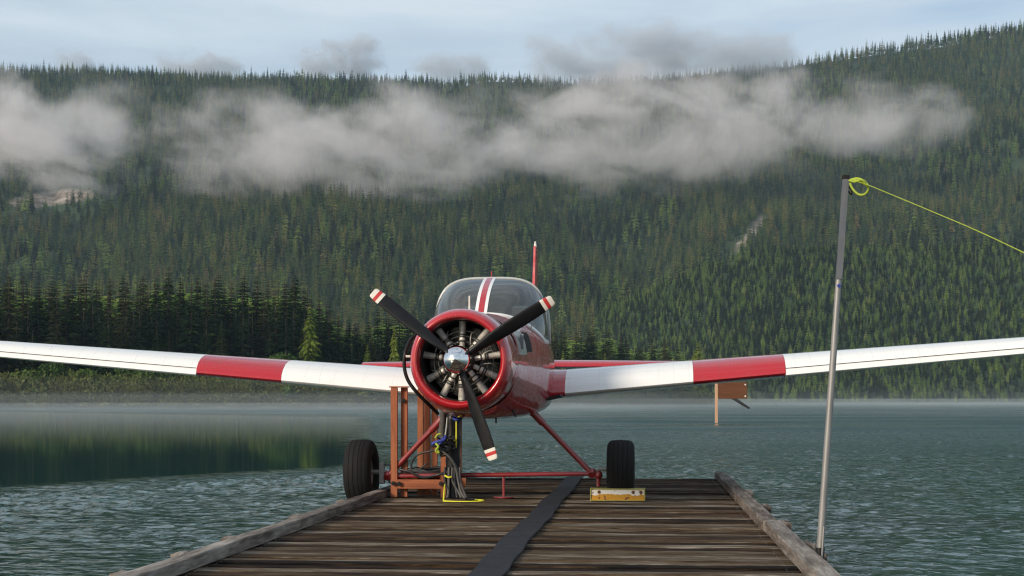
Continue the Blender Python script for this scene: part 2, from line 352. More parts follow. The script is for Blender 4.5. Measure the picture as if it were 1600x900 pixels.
def terrain(x, y):
    px = 800 + F*x/np.maximum(y, 1)
    Df = 1180 + 120*np.sin(x/420.0) - 60*smooth((px-900)/500); Dr = 2650 + 120*np.sin(x/600.0+1)
    skyy = np.interp(px, SKY_X, SKY_Y) + 9
    Zr = (HZ - skyy)*Dr/F
    tt = (y-Df)/(Dr-Df)
    g = np.where(tt < 1, tt*(.80+.20*tt), 1-.25*(tt-1))
    z = Zr*np.clip(g, -1, 1.1)
    # gullies down the face, dying out towards the ridge line
    gl = (np.abs(fbm(x/330.0 + y/1500.0, y/1600.0, 3, 5)-.5)*2)
    z = z + (gl-.35)*110*smooth(tt*3)*smooth((1-tt)*1.6) + (fbm(x/90, y/90, 3, 9)-.5)*26*smooth(tt*5)*smooth((1.02-tt)*3)
    # lower spur on the right
    Dc = 1430 + 30*np.sin(x/150.0)
    spy = np.interp(px, SP_X, SP_Y) + 8
    Zc = np.maximum((HZ-spy)*Dc/F, -20)
    ts = (y-Df)/(Dc-Df)
    sp = np.where(ts < 1, Zc*np.clip(ts, 0, 1)**.9, Zc - (y-Dc)*.55) + (fbm(x/60, y/60, 3, 3)-.5)*12*smooth(ts*3)
    sp = np.where(Zc > 5, sp, -30)
    onspur = (sp > z)
    z = np.where(tt < 0, tt*30, np.maximum(z, sp))
    return z, onspur, tt, px
ny, nx = 260, 330
ys = np.concatenate([np.linspace(1000, 2700, 230), np.linspace(2760, 6500, 30)])
us = np.linspace(-.62, .62, nx)
Y, U = np.meshgrid(ys, us, indexing='ij'); X = U*Y
Z, _, _, _ = terrain(X, Y); Z = np.where(Y < 1020, -8, Z)
me = bpy.data.meshes.new('hills')
vv = np.stack([X, Y, Z], -1).reshape(-1, 3); idx = np.arange(ny*nx).reshape(ny, nx)
ff = np.stack([idx[:-1,:-1], idx[:-1,1:], idx[1:,1:], idx[1:,:-1]], -1).reshape(-1, 4)
me.from_pydata(vv.tolist(), [], ff.tolist()); me.polygons.foreach_set('use_smooth', [True]*len(me.polygons))
m, t, b = mat('forest_floor'); k = t.links.new
ge = t.nodes.new('ShaderNodeNewGeometry')
n1 = N(t, 'ShaderNodeTexNoise', inp={'Scale': .05, 'Detail': 8.0, 'Roughness': .7}); k(ge.outputs['Position'], n1.inputs['Vector'])
at = N(t, 'ShaderNodeAttribute', attribute_name='rock')
r1 = ramp(t, [(.35, (.016,.034,.014)), (.65, (.035,.06,.022))]); r2 = ramp(t, [(.36, (.05,.045,.035)), (.5, (.17,.135,.105)), (.66, (.36,.33,.29))])
k(n1.outputs['Fac'], r1.inputs['Fac']); k(n1.outputs['Fac'], r2.inputs['Fac'])
mx = N(t, 'ShaderNodeMix', data_type='RGBA'); k(at.outputs['Fac'], mx.inputs['Factor']); k(r1.outputs[0], mx.inputs['A']); k(r2.outputs[0], mx.inputs['B']); k(mx.outputs['Result'], b.inputs['Base Color'])
b.inputs['Roughness'].default_value = .95
me.materials.append(m)
def rockmask(x, y, z, px):
    py = HZ - (z-CAMZ)*F/y
    e1 = 1 - np.sqrt(((px-82)/80)**2 + ((py-(310-.10*(px-80)))/13.0)**2)
    cx = 1181 + (356-py)*.78
    e2 = 1 - np.maximum(np.abs(px-cx)/9, np.abs(py-364)/30)
    return np.clip(np.maximum(e1*2.2, e2*3) + (fbm(x/25, y/25, 3, 21)-.5)*.9, 0, 1)
_, _, _, PXg = terrain(X, Y)
ra = me.attributes.new('rock', 'FLOAT', 'POINT'); ra.data.foreach_set('value', smooth(rockmask(X, Y, Z, PXg)*2).reshape(-1).astype(np.float32))
hills = bpy.data.objects.new('hills', me); col.objects.link(hills)
tag(hills, 'long steep forested mountainside across the lake', kind='structure')

# ------------------------------------------------------------------ trees
def conifer(H, Rm, levels, nb, side, seed, droop=.35, start=.1, pw=.85, cut=0.0):
    rnd = random.Random(seed); c = MB(); tr = MB()
    tr.tube([(0,0,-1),(0,0,H*.5),(0,0,H)], [H*.013, H*.009, H*.001], 6)
    for i in range(levels):
        h = start + (1-start)*(i+rnd.random()*.8)/levels
        if h > .995: continue
        rad = Rm*((1-h)/(1-start))**pw*rnd.uniform(.72,1.12)*(1.0 if rnd.random() > .12 else .6)
        for j in range(nb):
            if rnd.random() < cut: continue
            a = 2*math.pi*(j+rnd.random()*.9)/nb + i*1.7; Lb = rad*rnd.uniform(.65,1.15)+H*.004
            z0 = h*H; zt = z0 - Lb*droop*rnd.uniform(.5,1.3)
            d = Vector((math.cos(a), math.sin(a), 0)); s = Vector((-d.y, d.x, 0)); w_ = Lb*rnd.uniform(.16,.28)
            mid = d*Lb*.55 + Vector((0,0,z0+(zt-z0)*.35)); tip = d*Lb + Vector((0,0,zt + Lb*.06))
            lift = Vector((0,0,-w_*rnd.uniform(.3,.9)))
            c.add([Vector((0,0,z0)), mid+s*w_+lift, tip, mid-s*w_+lift, mid+Vector((0,0,w_*.35))], [(0,1,4),(1,2,4),(2,3,4),(3,0,4)])
            for q in range(side):
                f = rnd.uniform(.3,.9); o = d*Lb*f + Vector((0,0,z0+(zt-z0)*f)); sg = 1 if q % 2 else -1
                e = o + (s*sg*.8 + d*.7)*Lb*rnd.uniform(.16,.30) + Vector((0,0,-Lb*rnd.uniform(.05,.24)))
                e2 = o + d*Lb*.16 + Vector((0,0,-Lb*rnd.uniform(.0,.08)))
                c.add([o, e, e2], [(0,1,2)])
    return c, tr
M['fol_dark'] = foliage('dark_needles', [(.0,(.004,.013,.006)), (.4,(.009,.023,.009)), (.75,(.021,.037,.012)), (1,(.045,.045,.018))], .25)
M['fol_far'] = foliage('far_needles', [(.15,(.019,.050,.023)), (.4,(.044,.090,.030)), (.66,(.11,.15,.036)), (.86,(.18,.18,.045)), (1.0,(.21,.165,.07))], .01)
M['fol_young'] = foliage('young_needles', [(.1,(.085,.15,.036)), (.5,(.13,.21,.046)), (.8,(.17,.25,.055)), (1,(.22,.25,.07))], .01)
M['fol_leaf'] = foliage('broad_leaves', [(.0,(.03,.06,.018)), (.5,(.06,.11,.027)), (1,(.11,.15,.035))], .3)
M['fol_cedar'] = foliage('cedar_sprays', [(.0,(.08,.12,.02)), (.5,(.13,.175,.028)), (1,(.19,.21,.035))], .5)
M['fol_shrub'] = foliage('shore_shrub', [(.0,(.045,.095,.022)), (.45,(.085,.145,.032)), (.75,(.15,.18,.05)), (1,(.18,.18,.07))], .06, .45)

# the forest on the mountain: one mass of small conifers
protos = bpy.data.collections.new('forest_kinds')
def proto(name, c, tr, leaf):
    b_ = MB(); b_.add(c.v, c.f, 0); b_.add(tr.v, tr.f, 1)
    o = bpy.data.objects.new(name, b_.mesh(name, [leaf, M['bark']], fix=False)); protos.objects.link(o)
for i in range(5):
    proto('conifer_old_%d' % i, *conifer(1, [.17,.14,.19,.13,.17][i], 18, 7, 2, 40+i, .45, [.14,.22,.1,.25,.12][i], [.9,.75,.95,.7,.8][i], .12), M['fol_far'])
for i in range(3):
    proto('conifer_young_%d' % i, *conifer(1, [.27,.24,.30][i], 18, 9, 2, 60+i, .45, .04, .85, .02), M['fol_young'])
for i in range(2): proto('conifer_shore_%d' % i, *conifer(1, [.15,.18][i], 26, 8, 3, 80+i, .4, .06, [.6,.7][i], .1), M['fol_dark'])
def scatter(y0, y1, sp, amax):
    out = []
    gy = np.arange(y0, y1, sp)
    for y in gy:
        xs = np.arange(-amax*y, amax*y, sp); out.append(np.stack([xs, np.full_like(xs, y)], -1))
    p = np.concatenate(out); return p + rng.uniform(-.5*sp, .5*sp, p.shape)
pts = np.concatenate([scatter(1110, 2760, 7.5, .52), scatter(1090, 1500, 4.8, .44)])
z, onsp, tt, px = terrain(pts[:,0], pts[:,1])
rk = rockmask(pts[:,0], pts[:,1], z, px)
pyt = HZ - (z-CAMZ)*F/pts[:,1]
rk = np.maximum(rk, np.where((((px-82)/84)**2 + ((pyt-(330-.10*(px-80)))/26.0)**2 < 1) & (rng.random(len(z)) < .8), 1, 0))
rk = np.maximum(rk, np.where((np.abs(px-(1181+(356-pyt)*.78)) < 11) & (np.abs(pyt-376) < 40), 1, 0))
dens = fbm(pts[:,0]/55, pts[:,1]/55, 3, 33)
extra = np.arange(len(z)) >= len(scatter(1110, 2760, 7.5, .52))
keep = (~extra | onsp) & (z > .4) & (tt > 0) & (tt < 1.07) & (rk < .25) & ((dens > .33) | onsp | (rng.random(len(z)) < .45))
pts, z, onsp, tt, dens = pts[keep], z[keep], onsp[keep], tt[keep], dens[keep]
low = onsp
young = low | (rng.random(len(z)) < np.where(fbm(pts[:,0]/170, pts[:,1]/170, 2, 77) > .56, .55, .05))
hgt_ = np.where(low, rng.uniform(7.5, 12.5, len(z)), rng.uniform(13, 30, len(z))*(1.12-.25*np.clip(tt,0,1)))
hgt_ = hgt_*np.where(rng.random(len(z)) < .06, 1.3, 1.0)*(.8+.4*fbm(pts[:,0]/120, pts[:,1]/120, 2, 50))
kind = np.where(young, rng.integers(5, 8, len(z)), rng.integers(0, 5, len(z)))
SH_X = [-400,-200,0,250,500,640,760,870,1000,1110]; SH_D = [360,368,382,396,412,432,485,560,635,700]
TOP_X = [-300,0,60,130,200,260,330,400,450,485,510,535,560,600,640,700,860,890,920,960,1000,1040,1075,1112]
TOP_Y = [425,424,430,424,434,419,424,432,428,438,462,488,497,478,482,500,498,508,512,506,534,520,540,560]
fx, fy_, fz, fh = [], [], [], []
for off in np.arange(50, 104, 6.0):
    px_ = -390.0
    while px_ < 1104:
        d = float(np.interp(px_, SH_X, SH_D)) + off + random.uniform(-2, 2)
        top = float(np.interp(px_, TOP_X, TOP_Y)) + random.uniform(2, 26)
        if True:
            fx.append((px_-800)*d/F); fy_.append(d); fz.append(1.2); fh.append(max(8, CAMZ+(HZ-top)*d/F-1))
        px_ += random.uniform(.7, 1.5)*5.0*F/d
pts = np.concatenate([pts, np.column_stack([fx, fy_])]); z = np.concatenate([z, fz]); hgt_ = np.concatenate([hgt_, fh]); kind = np.concatenate([kind, rng.integers(8, 10, len(fx))])
me = bpy.data.meshes.new('forest'); me.from_pydata(np.column_stack([pts, z-.5]).tolist(), [], [])
for nm, ty, va in (('tree_size','FLOAT',hgt_.astype(np.float32)), ('tree_kind','INT',kind.astype(np.int32)), ('tree_turn','FLOAT',rng.uniform(0,6.28,len(z)).astype(np.float32))):
    a = me.attributes.new(nm, ty, 'POINT'); a.data.foreach_set('value', va)
fo = bpy.data.objects.new('forest', me); col.objects.link(fo)
tag(fo, 'dense conifer forest covering the whole mountainside', 'forest', kind='stuff')
g = bpy.data.node_groups.new('forest_scatter', 'GeometryNodeTree')
g.interface.new_socket('Geometry', in_out='INPUT', socket_type='NodeSocketGeometry'); g.interface.new_socket('Geometry', in_out='OUTPUT', socket_type='NodeSocketGeometry')
gi = g.nodes.new('NodeGroupInput'); go = g.nodes.new('NodeGroupOutput')
ci = g.nodes.new('GeometryNodeCollectionInfo'); ci.inputs['Collection'].default_value = protos; ci.inputs['Separate Children'].default_value = True; ci.inputs['Reset Children'].default_value = True
ip = g.nodes.new('GeometryNodeInstanceOnPoints'); ip.inputs['Pick Instance'].default_value = True
def na(nm, ty):
    n = g.nodes.new('GeometryNodeInputNamedAttribute'); n.data_type = ty; n.inputs['Name'].default_value = nm; return n.outputs['Attribute']
cx = g.nodes.new('ShaderNodeCombineXYZ'); cs = g.nodes.new('ShaderNodeCombineXYZ')
g.links.new(na('tree_turn','FLOAT'), cx.inputs['Z'])
s_ = na('tree_size','FLOAT')
for q in 'XYZ': g.links.new(s_, cs.inputs[q])
g.links.new(gi.outputs[0], ip.inputs['Points']); g.links.new(ci.outputs[0], ip.inputs['Instance']); g.links.new(na('tree_kind','INT'), ip.inputs['Instance Index'])
g.links.new(cx.outputs[0], ip.inputs['Rotation']); g.links.new(cs.outputs[0], ip.inputs['Scale']); g.links.new(ip.outputs[0], go.inputs[0])
md = fo.modifiers.new('scatter', 'NODES'); md.node_group = g

# the low spit of land with its own trees
SH_X = [-400,-200,0,250,500,640,760,870,1000,1110]; SH_D = [360,368,382,396,412,432,485,560,635,700]
def shore(px): return float(np.interp(px, SH_X, SH_D))
g_ = MB(); rows = []
for off, zz in ((-6,-1.0),(0,.02),(2.5,.5),(10,1.1),(60,1.6),(110,-1)):
    row = []
    for px_ in np.linspace(-400, 1116, 60):
        d = shore(px_) + off*(1 if px_ < 1060 else max(.15, (1126-px_)/66)) + 2*math.sin(px_*.07)
        row.append(((px_-800)*d/F, d, zz))
    rows.append(row)
g_.grid(rows)
M['bank'] = simple('grassy_bank', (.07,.08,.035), .95, var=.4, scale=.3)
tag(g_.build('shore_ground', M['bank']), 'low grassy spit of land along the left shore', kind='structure')

TOP_X = [-300,0,60,130,200,260,330,400,450,485,510,535,560,600,640,700,860,890,920,960,1000,1040,1075,1112]
TOP_Y = [425,424,430,424,434,419,424,432,428,438,462,488,497,478,482,500,498,508,512,506,534,520,540,560]
kinds = []
for i in range(7):
    Rm = [3.6,3.0,4.1,2.7,3.3,3.8,2.5][i]
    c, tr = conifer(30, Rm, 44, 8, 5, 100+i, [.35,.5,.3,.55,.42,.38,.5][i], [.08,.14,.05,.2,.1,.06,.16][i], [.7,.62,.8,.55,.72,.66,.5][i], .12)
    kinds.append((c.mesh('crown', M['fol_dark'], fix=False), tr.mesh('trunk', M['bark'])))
def leafball(seed, n, rx, rz, size, zc):
    rnd = random.Random(seed); c = MB()
    lumps = [(Vector((rnd.gauss(0,.5)*rx, rnd.gauss(0,.5)*rx, zc+rnd.uniform(-.8,.9)*rz)), rnd.uniform(.35,.65)) for _ in range(9)]
    for _ in range(n):
        ctr, lr = rnd.choice(lumps); u = Vector((rnd.gauss(0,1), rnd.gauss(0,1), rnd.gauss(0,1))).normalized()
        p = ctr + Vector((u.x*rx*lr, u.y*rx*lr, u.z*rz*lr))*rnd.uniform(.7,1.05)
        if p.z < .1: continue
        n_ = (u + Vector((rnd.gauss(0,.6), rnd.gauss(0,.6), rnd.gauss(0,.6)))).normalized(); a = n_.orthogonal().normalized()
        a = Matrix.Rotation(rnd.uniform(0,6.28), 3, n_) @ a; b2 = n_.cross(a); s = size*rnd.uniform(.6,1.4)
        c.add([p+a*s, p+b2*s*.6, p-a*s*.9, p-b2*s*.6], [(0,1,2,3)])
    return c
def two_part(name, crown, trunk, loc, s, rz, sz=1.0):
    o = empty(name, loc, rz); o.scale = (s, s, s*sz)
    for nm, me_ in (('crown', crown), ('trunk', trunk)):
        q = bpy.data.objects.new(nm, me_); col.objects.link(q); q.parent = o
    return o
ntree = 0
def zone(px_):
    for lim, w_ in ((150,'behind the outer end of the left wing'),(310,'behind the white outer half of the left wing'),(450,'behind the red band of the left wing'),(570,'behind the white inner part of the left wing'),(760,'behind the left propeller blade'),(960,'just right of the red cabin'),(1300,'behind the inner right wing')):
        if px_ < lim: return w_
def put(px_, off, jit, grp, lab):
    global ntree
    d = shore(px_) + off; top = float(np.interp(px_, TOP_X, TOP_Y)) + jit
    H = max(9, (2.1 + (HZ-top)*d/F) - 1.2); i = random.randrange(7)
    o = two_part('conifer', *kinds[i], ((px_-800)*d/F, d, 1.0), H/30, random.uniform(0,6.28), 1.0)
    fat = random.uniform(1.25,1.8)*(30/H)**.35; o.scale = (H/30*fat, H/30*fat, H/30)
    zo = zone(px_); tag(o, lab + ' ' + zo, 'tree', grp + ' ' + zo); ntree += 1
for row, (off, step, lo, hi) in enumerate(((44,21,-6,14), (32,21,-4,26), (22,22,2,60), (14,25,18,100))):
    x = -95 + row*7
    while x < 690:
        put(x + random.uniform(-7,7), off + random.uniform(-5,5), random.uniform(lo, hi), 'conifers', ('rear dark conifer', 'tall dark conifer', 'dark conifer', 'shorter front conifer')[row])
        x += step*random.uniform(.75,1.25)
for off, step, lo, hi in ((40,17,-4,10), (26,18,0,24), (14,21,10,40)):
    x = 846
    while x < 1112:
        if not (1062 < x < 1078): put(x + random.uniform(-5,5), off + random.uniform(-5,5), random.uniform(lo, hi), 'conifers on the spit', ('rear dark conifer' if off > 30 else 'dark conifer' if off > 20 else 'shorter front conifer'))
        x += step*random.uniform(.75,1.3)
# lighter trees that stand out
ced, cedt = conifer(26, 4.6, 40, 9, 6, 300, .75, .02, .62, .05); cedm = ced.mesh('crown', M['fol_cedar'], fix=False); cedtm = cedt.mesh('trunk', M['bark'])
def cedar(px_, top, off, lab, fat=1.0):
    d = shore(px_)+off; H = 2.1+(HZ-top)*d/F-1.0
    o = two_part('cedar_tree', cedm, cedtm, ((px_-800)*d/F, d, .9), H/26, random.uniform(0,6)); o.scale.x *= fat; o.scale.y *= fat; tag(o, lab, 'tree')
cedar(484, 474, 7, 'bright yellow green cedar standing out before the dark conifers')
cedar(574, 535, 8, 'small green cedar just left of the lowest dark treetops', .9)
cedar(616, 505, 10, 'green cedar beside the left propeller blade', .8)
cedar(1090, 532, 6, 'bright green tree at the tip of the right spit', 1.3)
cedar(945, 548, 6, 'pointed light green cedar above the right wing root', .8)
cedar(880, 545, 6, 'light green cedar close beside the red cabin', .9)
leafs = [leafball(400+i, 1500, [3.2,2.6,3.6][i], [3.4,3.0,2.8][i], .42, [4.0,3.6,3.4][i]).mesh('crown', M['fol_leaf'], fix=False) for i in range(3)]
stem = MB().tube([(0,0,-.5),(0,0,2.5),(.3,.1,5)], [.25,.18,.05], 6).mesh('trunk', M['bark'])
x = -60
while x < 1080:
    if not (640 < x < 850 or 452 < x < 522):
        d = shore(x) + random.uniform(3, 9)
        o = two_part('leafy_tree', random.choice(leafs), stem, ((x-800)*d/F, d, .9), random.uniform(.9,1.5), random.uniform(0,6), random.uniform(.9,1.25))
        tag(o, 'low leafy green tree on the shore ' + zone(x), 'tree', 'leafy shore trees ' + zone(x))
    x += random.uniform(12, 34)
# brush along the water: one mass
br = MB(); bcl = [leafball(500+i, 170, 1.5, 1.5, .15, 1.4) for i in range(5)]
nb_ = 0
for i in range(1500):
    px_ = random.uniform(-360, 1110); d = shore(px_) + random.uniform(1.5, 7)
    if 655 < px_ < 835 and random.random() < .6: continue
    s = random.uniform(1.1, 2.6)*(1.15 if px_ < 600 else .9); a = random.uniform(0,6.28); ca, sa = math.cos(a)*s, math.sin(a)*s
    c = random.choice(bcl); x0 = (px_-800)*d/F
    br.add([(x0+v[0]*ca-v[1]*sa, d+v[0]*sa+v[1]*ca, .4+v[2]*s*random.uniform(.95,1.05)) for v in c.v], c.f)
tag(br.build('shrubbery', M['fol_shrub'], fix=False), 'olive and tan brush lining the water at the foot of the trees', 'brush', kind='stuff')

# ------------------------------------------------------------------ dock
A = math.atan(.0945); cA, sA = math.cos(A), math.sin(A); TA = .0945
def dk(v, u, z=DECK):                     # v: sideways offset of the line x = v + TA*d ; u: distance from camera
    return Vector((v + TA*u, u, z))
dock = empty('dock', (0, 0, DECK), -A)
tag(dock, 'weathered plank dock running out into the lake with timber kerbs', 'dock')
# local dock coordinates: x = sideways, y = along
def w2d(p): p = Vector(p); return Vector((p.x*cA - p.y*sA, p.x*sA + p.y*cA, p.z-DECK))
XL, XR = w2d(dk(-3.48, 15)).x, w2d(dk(1.156, 15)).x
Y0, Y1 = 4.0, w2d(dk(0, 24.0)).y
def plank_mesh(i):
    rnd = random.Random(900+i); b_ = MB(); Lh = (XR-XL)/2+.16; W = .107; n = 10; rows = []
    prof = [(-W,-.05),(-W,-.012),(-W+.012,-.002),(0,rnd.uniform(-.006,.003)),(W-.012,-.002),(W,-.012),(W,-.05)]
    for j in range(n+1):
        x = -Lh + 2*Lh*j/n; wob = rnd.uniform(-.007,.007); h = rnd.uniform(-.006,.006); e = rnd.uniform(-.006,.006)
        rows.append([(x, y+wob+(e if y > 0 else 0), zz+h*(1 if zz > -.04 else 0)) for y, zz in prof])
    b_.grid(rows); b_.add(rows[0], [tuple(range(7))]); b_.add(rows[-1], [tuple(range(7))[::-1]])
    return b_.mesh('plank', M['plank'], smooth=30)
pm = [plank_mesh(i) for i in range(10)]
y = Y0; npl = 0
while y < Y1 - .1:
    o = bpy.data.objects.new('plank', pm[npl % 10] if npl < 10 else random.choice(pm)); col.objects.link(o); o.parent = dock
    sx_ = random.choice((-1, 1))
    o.location = ((XL+XR)/2 + random.uniform(-.03,.03), y+.115, random.uniform(-.012,.006)); o.rotation_euler = (random.uniform(-.035,.035), 0, (0 if sx_ > 0 else math.pi) + random.uniform(-.002,.002))
    y += .23; npl += 1
def timber(x0, y0, x1, y1, z0, z1, wd, name, seed, parent=dock, worn=.005):
    rnd = random.Random(seed); Lh = math.hypot(x1-x0, y1-y0); n = max(6, int(Lh/.35)); b_ = MB(); rows = []
    h = z1-z0; hw = wd/2; bv = .008
    prof = [(-hw,0),(-hw,h-bv),(-hw+bv,h),(0,h+.004),(hw-bv,h),(hw,h-bv),(hw,0)]
    for j in range(n+1):
        yy_ = Lh*j/n; q = rnd.uniform(-worn, worn)*.5; row = []
        for k_, (a_, c_) in enumerate(prof):
            row.append((a_+q+rnd.uniform(-worn,worn)*.5, yy_, c_ + (rnd.uniform(-worn*1.6, worn*.4) if 0 < k_ < 6 else 0)))
        rows.append(row)
    b_.grid(rows); b_.add(rows[0], [tuple(range(7))]); b_.add(rows[-1], [tuple(range(7))[::-1]])
    o = b_.build(name, M['curb'], parent); o.location = (x0, y0, z0); o.rotation_euler = (0, 0, -math.atan2(x1-x0, y1-y0)); return o
CH = .108
for i, (a, b_) in enumerate(((4.2,8.9),(8.92,14.1),(14.12,20.0))): timber(XL-.075, a, XL-.075, b_, 0.003, CH, .145, 'curb_timber', 20+i)
for i, (a, b_) in enumerate(((4.2,9.6),(9.62,14.4),(14.42,Y1+.1))): timber(XR+.09+(.0,.01,-.01)[i], a, XR+.09+(.0,.01,-.01)[i], b_, 0.003, CH, .17, 'curb_timber', 30+i, worn=.006)
for i, yy_ in enumerate((9.6,10.9,12.2,14.6,16.9)): timber(XL-.22, yy_, XL-.22, yy_+.2, -.03, .095, .09, 'kerb_block', 50+i)
for i, yy_ in enumerate((11.6,12.4,14.5,16.8,19.6)): timber(XR+.25, yy_, XR+.25, yy_+.26, -.03, .075, .09, 'kerb_block', 60+i, worn=.012)
for i, xx in enumerate((XL+.05, (XL+XR)/2, XR-.05)): timber(xx, 4.0, xx, Y1-.02, -.34, -.075, .2, 'stringer', 70+i)
timber(XL, Y1-.13, XL+.001, Y1+.02, -.3, -.06, .2, 'stringer', 75)
led = MB().box((XL-.62, 18.55, -.3), (XL-.21, 20.1, -.105), b=.015).build('wheel_ledge', M['curb'], dock)
for xx in (XL-.1, XR+.1):
    for yy_ in (8.0, 15.5, 23.0):
        MB().lathe([(0,.15),(2.6,.15),(2.6,.001)], (xx,yy_,-2.7), (0,0,1), 12).build('piling', M['curb'], dock, smooth=True)
nl = MB()
for q in range(npl):
    for xx in (XL+.06, (XL+XR)/2+.03, XR-.07):
        for yo in (.06, .165):
            nx_, ny_ = xx+random.uniform(-.015,.015), Y0+.23*q+yo; nl.add([(nx_+.007*math.cos(a), ny_+.007*math.sin(a), .004) for a in (0,1.05,2.1,3.14,4.2,5.25)] + [(nx_,ny_,.007)], [(c,(c+1)%6,6) for c in range(6)])
tag(nl.build('nail_heads', M['dsteel'], dock), kind='stuff')
# black rubber strip lying on the planks
st = MB(); rows = []
xs_ = w2d(dk(-1.199, 15)).x
for j in range(61):
    yy_ = 6.0 + (Y1-.05-6.0)*j/60; wv = .012*math.sin(yy_*1.3)+.008*math.sin(yy_*3.7); zz = .014 + .004*math.sin(yy_*5.1)
    rows.append([(xs_-.133+wv, yy_, zz-.008), (xs_-.130+wv, yy_, zz+.008), (xs_+wv, yy_, zz+.010), (xs_+.130+wv, yy_, zz+.008), (xs_+.133+wv, yy_, zz-.008)])
st.grid(rows)
o = st.build('rubber_strip', M['mat'], smooth=40); o.location = (0,0,DECK); o.rotation_euler = (0,0,-A)
tag(o, 'long black rubber strip laid lengthwise over the dock planks', 'strip')

# ------------------------------------------------------------------ aircraft
D0 = 15.9; X0 = -2.094; HUB = 1.754
plane = empty('aircraft', (X0 + TA*D0, D0, DECK), -A)
tag(plane, 'red and white low wing aircraft with radial engine parked nose first over the dock', 'aircraft')
def pl(px, py, d):                        # picture point at distance d -> aircraft coordinates
    p = P(px, py, d) - plane.location; return Vector((p.x*cA - p.y*sA, p.x*sA + p.y*cA, p.z))
FS = [ # s, half width, top, bottom
 (.95,.575,2.325,1.17),(1.3,.60,2.36,1.10),(1.7,.63,2.385,1.07),(2.2,.69,2.37,1.06),(2.7,.755,2.33,1.06),(3.2,.80,2.25,1.08),(4.2,.80,2.2,1.10),
 (5.4,.72,2.12,1.16),(7,.55,2.12,1.30),(9,.34,2.14,1.52),(10.6,.17,2.16,1.70),(11.6,.05,2.17,1.85)]
FSa = np.array(FS)
def fus(s, ph, off=0.0):
    w_, zt, zb = (float(np.interp(s, FSa[:,0], FSa[:,i])) for i in (1,2,3)); zm = zb + (zt-zb)*.53
    c, q = math.cos(ph), math.sin(ph); e = 2/float(np.interp(s, [1.4,2.6,3.2,5,7],[2.3,3.3,4.3,4.0,2.4]))
    x = math.copysign(abs(c)**e, c)*(w_+off); z = zm + math.copysign(abs(q)**e, q)*((zt-zm if q > 0 else zm-zb)+off)
    return Vector((x, s, z))
fu = MB(); S_ = np.concatenate([np.linspace(.95,4.4,30), np.linspace(4.8,11.6,18)])
fu.grid([[fus(s, 2*math.pi*k_/40) for k_ in range(40)] for s in S_], closed=True)
fu.add([fus(11.6, 2*math.pi*k_/40) for k_ in range(40)], [tuple(range(40))])
fuselage = fu.build('fuselage', M['body'], plane, smooth='all')
# side panels on the fuselage
def patch(name, s0, s1, a0, a1, off, m, parent, nu=8, nv=8, skew=0.0):
    b_ = MB(); rows = [[fus(s0+(s1-s0)*i/nu + skew*(j/nv), R(a0+(a1-a0)*j/nv), off) for j in range(nv+1)] for i in range(nu+1)]
    b_.grid(rows); r0 = [fus(s0+(s1-s0)*i/nu, R(a0), off-.012) for i in range(nu+1)]; b_.grid([rows_[0:1][0:1] and rows_[0:1] for rows_ in []] or [[r[0] for r in rows], r0])
    r1 = [fus(s0+(s1-s0)*i/nu+skew, R(a1), off-.012) for i in range(nu+1)]; b_.grid([[r[-1] for r in rows], r1])
    b_.grid([rows[0], [fus(s0+skew*(j/nv), R(a0+(a1-a0)*j/nv), off-.012) for j in range(nv+1)]]); b_.grid([rows[-1], [fus(s1+skew*(j/nv), R(a0+(a1-a0)*j/nv), off-.012) for j in range(nv+1)]])
    return b_.build(name, m, parent, smooth=30)
for sg in (0, 1):
    mm = (lambda a: a) if sg == 0 else (lambda a: 180-a)
    patch('grey_panel', 1.06, 1.62, mm(6), mm(44), .006, M['panel'], fuselage)
    patch('air_outlet', 1.66, 1.98, mm(8), mm(32), .004, M['dark'], fuselage)
    patch('door_panel', 2.35, 3.9, mm(4), mm(34), .004, M['red'], fuselage, 14)
    pp = fus(1.30, R(mm(20)), .02); MB().box((-.02,-.05,-.09), (.02,.05,.09), Matrix.Translation(pp), b=.01).build('latch', M['dsteel'], fuselage)
    pp = fus(1.34, R(mm(24)), .03); MB().tube([pp+Vector((0,0,-.05)), pp+Vector((0,0,.05))], .02, 8).build('latch', M['chrome'], fuselage)
# cowl
cw = MB().lathe([(.95,.555),(.99,.585),(.7,.597),(.4,.597),(.2,.588),(.09,.568),(.02,.54),(-.015,.51),(-.012,.487),(.03,.465),(.10,.457),(.3,.46),(.6,.47)], (0,0,HUB), (0,1,0), 64)
cowl = cw.build('engine_cowl', M['red'], plane, smooth='all')
MB().lathe([(.12,.4565),(.13,.45),(.9,.455),(.9,.001)], (0,0,HUB), (0,1,0), 48).build('cowl_liner', M['dark'], cowl, smooth=True)
